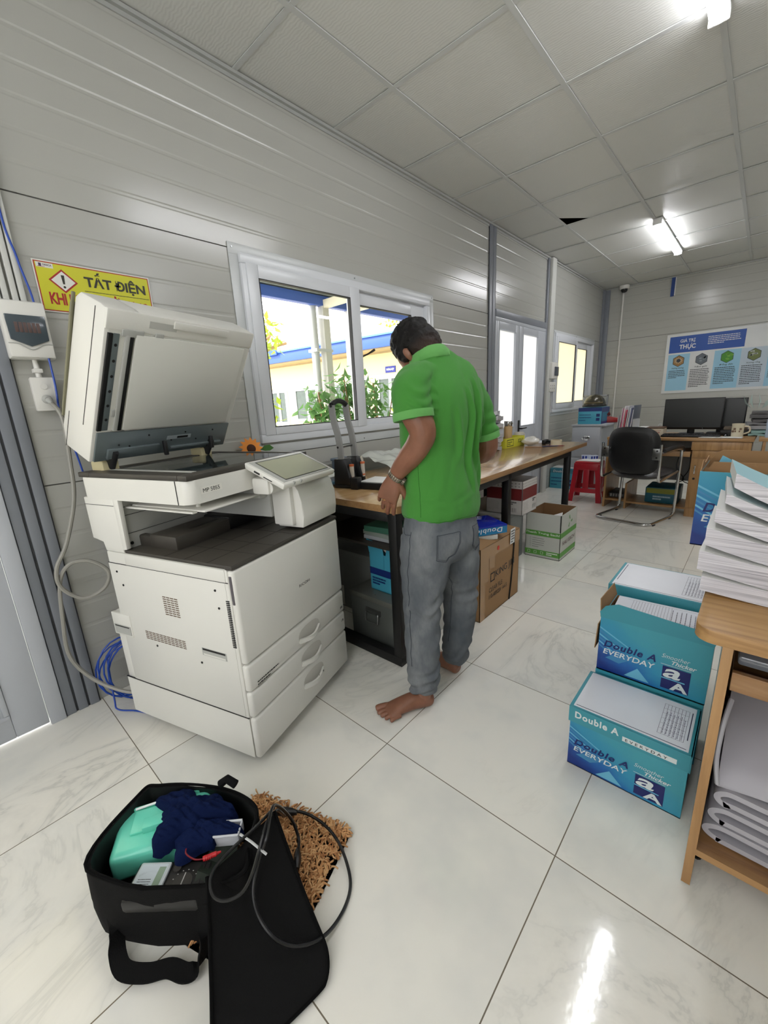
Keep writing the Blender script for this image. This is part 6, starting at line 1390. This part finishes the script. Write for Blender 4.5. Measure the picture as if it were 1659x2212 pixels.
# ---- shirt
def mk_pique(nm,c1,c2):
    nd=N(nm);co=nd.obj();c=nd.mix(nd.noise(5,3,co),c1,c2);v=nd.n('ShaderNodeTexVoronoi');v.inputs['Scale'].default_value=900;nd.l(co,v.inputs['Vector'])
    nd.bsdf(c,.85,0,.15,v.outputs['Distance'],.0004,Sheen_Weight=.12);return nd.m
M_green=mk_pique('green_pique',rgb(66,132,54),rgb(73,140,60));M_greenl=mk_pique('green_rib',rgb(98,162,86),rgb(106,170,94))
shirt=[loft([(.0,-.022,.772,.124,.164),(.0,-.022,.80,.131,.172),(.002,-.020,.88,.124,.166),(.004,-.018,.97,.116,.160),(.002,-.020,1.06,.120,.170),(-.002,-.024,1.14,.124,.184),(-.002,-.024,1.21,.118,.190),(.003,-.020,1.262,.100,.176),(.010,-.012,1.300,.078,.135),(.018,-.006,1.328,.062,.088),(.026,-.003,1.345,.054,.062)],n=6,seg=40)]
def sleeve(keys,n=5):
    P_,R_,up,sg=loft(keys,n=n);d=(P_[-1]-P_[-2]).normalized()
    r=R_[-1];P_=P_+[P_[-1]+d*.001,P_[-1]-d*.030,P_[-1]-d*.032];R_=R_+[(r[0]-.004,r[1]-.004),(r[0]-.008,r[1]-.008),(.002,.002)];return (P_,R_,up,32)
shirt.append(sleeve([(.006,.060,1.288,.066,.042),(-.002,.120,1.264,.069,.052),(-.022,.156,1.222,.066,.060),(-.035,.162,1.178,.064,.061),(-.042,.163,1.140,.066,.062)]))
shirt.append(sleeve([(.006,-.085,1.280,.066,.042),(-.004,-.150,1.252,.068,.052),(-.020,-.208,1.18,.060,.056),(-.030,-.236,1.10,.058,.054),(-.034,-.250,1.040,.060,.055)]))
def ridge(x,w): return math.exp(-(x/w)**2)
def sh_disp(p,n):
    f,l,z=p;amt=0
    amt+=.0055*noise.noise(Vector((f*9,l*9,z*6)))+.0026*noise.noise(Vector((f*26,l*26,z*14+3)))+.0045*abs(noise.noise(Vector((f*8,(l+.35*z)*20,z*4+7))))
    if f<.06:
        for l0,k,z0,z1,a,w in ((-.035,.16,.86,1.24,.0060,.008),(-.075,.22,.92,1.27,.0068,.008),(-.135,.28,.84,1.10,.0075,.009),(.02,.10,.98,1.18,.003,.010),(-.165,.10,.95,1.16,.006,.009)):
            if z0<z<z1:
                e=math.sin(PI*(z-z0)/(z1-z0))**.7;x=l-(l0-k*(z1-z)*.45+.010*math.sin(z*22+l0*40));amt+=2.4*a*e*(ridge(x,w)-.8*ridge(x-w*2.1,w*1.3))
    if z<.93: amt+=.0034*math.sin(z*120+f*30+6*noise.noise(Vector((f*8,l*8,z*8))))*ridge(z-.86,.05)*max(0,noise.noise(Vector((f*6+2,l*6,1)))+.4)
    # sleeve drag folds
    if l>.10 and z>1.13: amt+=.0026*math.sin((z*1.2-f*.9)*170+5*noise.noise(Vector((f*7,l*7,z*7))))*ridge(f+.09,.035)
    if l<-.17 and z>1.0: amt+=.0040*math.sin((z+f*.6)*130)*ridge(z-1.09,.06)
    p=p+n*amt
    if z<.86:
        k=(.86-z)/.09;p.z-=.012*k*max(0,min(1,(.0-f)/.05))-.010*k
        p.z+=.006*k*math.sin(l*26+1)
    return p
def sh_pick(c):
    if c.y>.10:
        d=Vector((-.17,.02,-.98));q=(c-Vector((-.042,.163,1.140))).dot(d)
        if -.024<q and 1.09<c.z<1.19 and (c-Vector((-.042,.163,1.15))).length<.082 and c.y>.112: return 1
    if c.y<-.2:
        d=Vector((-.07,-.23,-.97));q=(c-Vector((-.034,-.25,1.04))).dot(d)
        if -.020<q and c.z>.99: return 1
    return 0
so_=skin(shirt,'shirt',M_green,.0040,12,sh_disp)
for c0,d0,ra,rb in (((-.0415,.163,1.142),(-.17,.02,-.98),.0675,.0635),((-.0335,-.249,1.044),(-.07,-.23,-.97),.0615,.0565)):
    c0=Vector(c0);d0=Vector(d0).normalized();u0=Vector((1,0,0));u0=(u0-d0*u0.dot(d0)).normalized();v0=d0.cross(u0);b=MB();rg=[]
    for k in range(48):
        a=2*PI*k/48;w0=.0012*math.sin(5*a);e0=(u0*math.cos(a)*(ra+w0)+v0*math.sin(a)*(rb+w0));o0=e0.normalized()
        rg.append([b.V(c0+e0+o0*h+d0*t) for h,t in ((-.008,-.020),(.0012,-.022),(.0022,-.018),(.0024,.000),(.0005,.0035),(-.004,.003),(-.008,-.010))])
    for k in range(48):
        A_,B_=rg[k],rg[(k+1)%48]
        for i in range(6): b.face([A_[i],B_[i],B_[i+1],A_[i+1]])
    b.build('sleeve_band',M_greenl,man,60)
b=MB()
n_=40
for (z0,r0,z1,r1,z2,r2) in ((1.325,.0,1.372,-.006,1.330,.014),):
    R0=[];
    for k in range(n_):
        a=2*PI*k/n_;c_,s__=math.cos(a),math.sin(a);up_=.014*c_ ;cx=.026
        def q(rad,z,sh=0): return b.V((cx+sh+(.057+rad)*c_,-.003+(.060+rad)*s__,z-up_*1.4))
        R0.append([q(.004,1.330),q(-.002,1.360,.010),q(.002,1.364,.010),q(.012,1.350,.005),q(.020,1.325+.003*math.sin(3*a)),q(.017,1.322),q(.008,1.338)])
    for k in range(n_):
        A_,B_=R0[k],R0[(k+1)%n_]
        if abs(k-0)<1 : continue
        for i in range(6): b.face([A_[i],B_[i],B_[i+1],A_[i+1]])
b.build('collar',M_greenl,man,80)
bv=BVHTree.FromPolygons([v.co for v in so_.data.vertices],[p.vertices for p in so_.data.polygons])
def snap(bv_,pts,off=.0006,lin_=False):
    out=[]
    L_=[Vector(a).lerp(Vector(b_),k/10) for a,b_ in zip(pts,pts[1:]) for k in range(10)]+[Vector(pts[-1])] if lin_ else crom(pts,8)
    for p in L_:
        loc,nn,i,dd=bv_.find_nearest(Vector(p))
        out.append(loc+nn*off)
    return out
M_dkgreen=mk_pique('green_stitch',rgb(44,104,36),rgb(50,112,40))
b=MB();b.tube(snap(bv,[(-.045,.150,.80),(-.04,.15,.90),(-.035,.146,.99),(-.035,.15,1.07)],.0),.0011,5);b.build('side_seam',M_dkgreen,man)
hem=[]
for k in range(60):
    a=2*PI*k/60;q_=bv.find_nearest(Vector((.16*math.cos(a),-.022+.20*math.sin(a),.775+(.006 if math.cos(a)>0 else -.004))));hem.append(q_[0]+q_[1]*.0004)
b=MB();b.tube(hem,.0010,5,closed=True);b.build('hem_stitch',M_dkgreen,man)
# ---- jeans
def mk_denim():
    nd=N('washed_grey_denim');co=nd.obj();a=nd.noise(8,5,scaled(nd,co,1,1,.6),.6,.2);b_=nd.noise(160,2,scaled(nd,co,1,1,.3),.7)
    c=nd.ramp(a,[(.28,rgb(78,84,89)),(.5,rgb(104,108,111)),(.72,rgb(134,137,138))]);c=nd.mix(nd.math('MULTIPLY',b_,.35),c,rgb(70,78,88))
    nd.bsdf(c,.85,0,.2,nd.noise(500,2,co),.0004);return nd.m
M_jean=mk_denim();M_jeand=P(58,64,72,.85)
jeans=[loft([(-.005,-.008,.800,.108,.150),(-.006,-.006,.745,.118,.164),(-.010,-.003,.69,.126,.168),(-.010,.0,.645,.115,.150),(-.008,.0,.60,.08,.09)],n=5,seg=36)]
jeans.append(loft([(-.006,.075,.70,.105,.085),(-.004,.083,.62,.104,.086),(.000,.092,.53,.092,.078),(.001,.103,.43,.077,.069),(-.003,.110,.33,.072,.067),(-.008,.117,.22,.068,.064),(-.014,.126,.13,.062,.060),(-.018,.132,.085,.052,.050),(-.022,.134,.068,.048,.046)],n=6,seg=32))
jeans.append(loft([(-.010,-.075,.70,.105,.085),(-.012,-.086,.62,.104,.086),(-.013,-.100,.53,.090,.078),(-.012,-.114,.43,.075,.069),(-.010,-.117,.33,.070,.066),(-.004,-.115,.22,.064,.062),(.010,-.112,.13,.060,.056),(.022,-.112,.085,.050,.048),(.026,-.112,.068,.047,.045)],n=6,seg=32))
def je_disp(p,n):
    f,l,z=p;a=.0042*noise.noise(Vector((f*10,l*10,z*7)))+.0034*abs(noise.noise(Vector((f*22+3,l*22,(z+.5*f)*26))))+.0012*noise.noise(Vector((f*50,l*50,z*30)))
    nz=noise.noise(Vector((f*9,l*9,z*3+4)))
    m1=.25+1.3*max(0,noise.noise(Vector((f*11+5,l*11,z*9)))+.35)
    if z<.21: a+=.0080*m1*math.sin(z*115+nz*12+f*40+l*30)*min(1,(.21-z)/.06)
    a+=.0045*m1*math.sin(z*85+nz*12+f*44)*ridge(z-.44,.07)*(1 if f<.02 else .5)
    a+=.0034*m1*math.sin(z*70+nz*12-f*60)*ridge(z-.30,.07)
    a+=.0030*math.sin(z*75+f*40+nz*6)*ridge(z-.60,.05)
    return p+n*a
jo=skin(jeans,'jeans',M_jean,.0042,3,je_disp)
bj=BVHTree.FromPolygons([v.co for v in jo.data.vertices],[p.vertices for p in jo.data.polygons])
for nm_,pl in (('back_pocket',[(-.105,.125,.738),(-.10,.125,.70),(-.095,.125,.645),(-.115,.09,.632),(-.13,.055,.655),(-.14,.035,.70),(-.135,.03,.738)]),('back_pocket',[(-.135,-.05,.738),(-.135,-.045,.66),(-.13,-.085,.632),(-.11,-.13,.655),(-.10,-.14,.735)])):
    b=MB();b.tube(snap(bj,pl,.0006,True),.0011,5);cc_=sum((Vector(q) for q in pl),Vector())/len(pl);b.tube(snap(bj,[tuple(Vector(q).lerp(cc_,.10)) for q in pl],.0005,True),.0007,5)
    b.tube(snap(bj,[pl[0],tuple((Vector(pl[0])+Vector(pl[-1]))/2),pl[-1]],.0003),.0013,5);b.build(nm_,M_jeand,man)
b=MB();b.tube(snap(bj,[(.06,.15,.755),(.03,.17,.73),(-.01,.18,.738)],.0003),.0013,5);b.tube(snap(bj,[(-.01,.18,.75),(-.005,.17,.68),(.005,.165,.60),(.003,.16,.50),(.0,.17,.40),(-.005,.18,.30),(-.01,.19,.20)],.0010),.0012,5);b.build('side_stitching',M_jeand,man)
b=MB();b.tube(snap(bj,[(-.02,-.03,.56),(-.03,-.05,.48),(-.02,-.055,.40),(-.015,-.055,.30),(.0,-.06,.20)],.0010),.0013,5);b.build('inseam_stitching',M_jeand,man)
# ---- watch and ring
w_=Vector(LW);wd=(Vector((.052,.170,.940))-Vector((.025,.163,.975))).normalized();u_=Vector((1,0,0));u_=(u_-wd*u_.dot(wd)).normalized();v_=wd.cross(u_)
b=MB();w_=w_-wd*.006
for k in range(22):
    a=2*PI*k/22;p=w_+u_*.0295*math.cos(a)+v_*.0250*math.sin(a);t_=(-u_*math.sin(a)+v_*math.cos(a)).normalized();o_=(u_*math.cos(a)+v_*math.sin(a)).normalized()
    b.M=frame(p,t_,wd);b.box(-.0036,.0036,-.0085,.0085,-.0014,.0020,0,.0008);b.M=I4
b.build('watch_band',P(150,142,128,.25,.8),man)
a=2.5;p=w_+u_*.031*math.cos(a)+v_*.0265*math.sin(a);o_=(u_*math.cos(a)+v_*math.sin(a)).normalized();t_=(-u_*math.sin(a)+v_*math.cos(a)).normalized()
b=MB();b.cyl(p,p+o_*.009,.017,n=24);b.build('watch_case',P(120,112,98,.2,.8),man)
ch=ltips[2];pp=Vector(ch[2]);dd=(Vector(ch[3])-Vector(ch[1])).normalized();uu=dd.orthogonal().normalized();vv=dd.cross(uu)
b=MB();b.tube([pp+uu*.0098*math.cos(2*PI*k/20)+vv*.0098*math.sin(2*PI*k/20) for k in range(20)],.0016,6,closed=True);b.build('ring',P(206,160,70,.2,.9),man)
# ============================================================ camera and view
cd=bpy.data.cameras.new('camera');cam=bpy.data.objects.new('camera',cd);COL.objects.link(cam)
cam.location=(2.002956,0,1.191);cam.rotation_euler=(1.3146002,.0500445,.7283961)
cd.sensor_fit='VERTICAL';cd.sensor_height=24;cd.sensor_width=18;cd.lens=24*885.627/2212;cd.clip_start=.05;cd.clip_end=200
SC.camera=cam
vs=SC.view_settings;vs.view_transform='Standard';vs.look='None';vs.exposure=EXPOSURE;vs.gamma=1;vs.use_curve_mapping=False
SC.cycles.max_bounces=8;SC.cycles.diffuse_bounces=4;SC.cycles.glossy_bounces=4;SC.cycles.transparent_max_bounces=12;SC.cycles.transmission_bounces=6
SC.cycles.sample_clamp_indirect=6
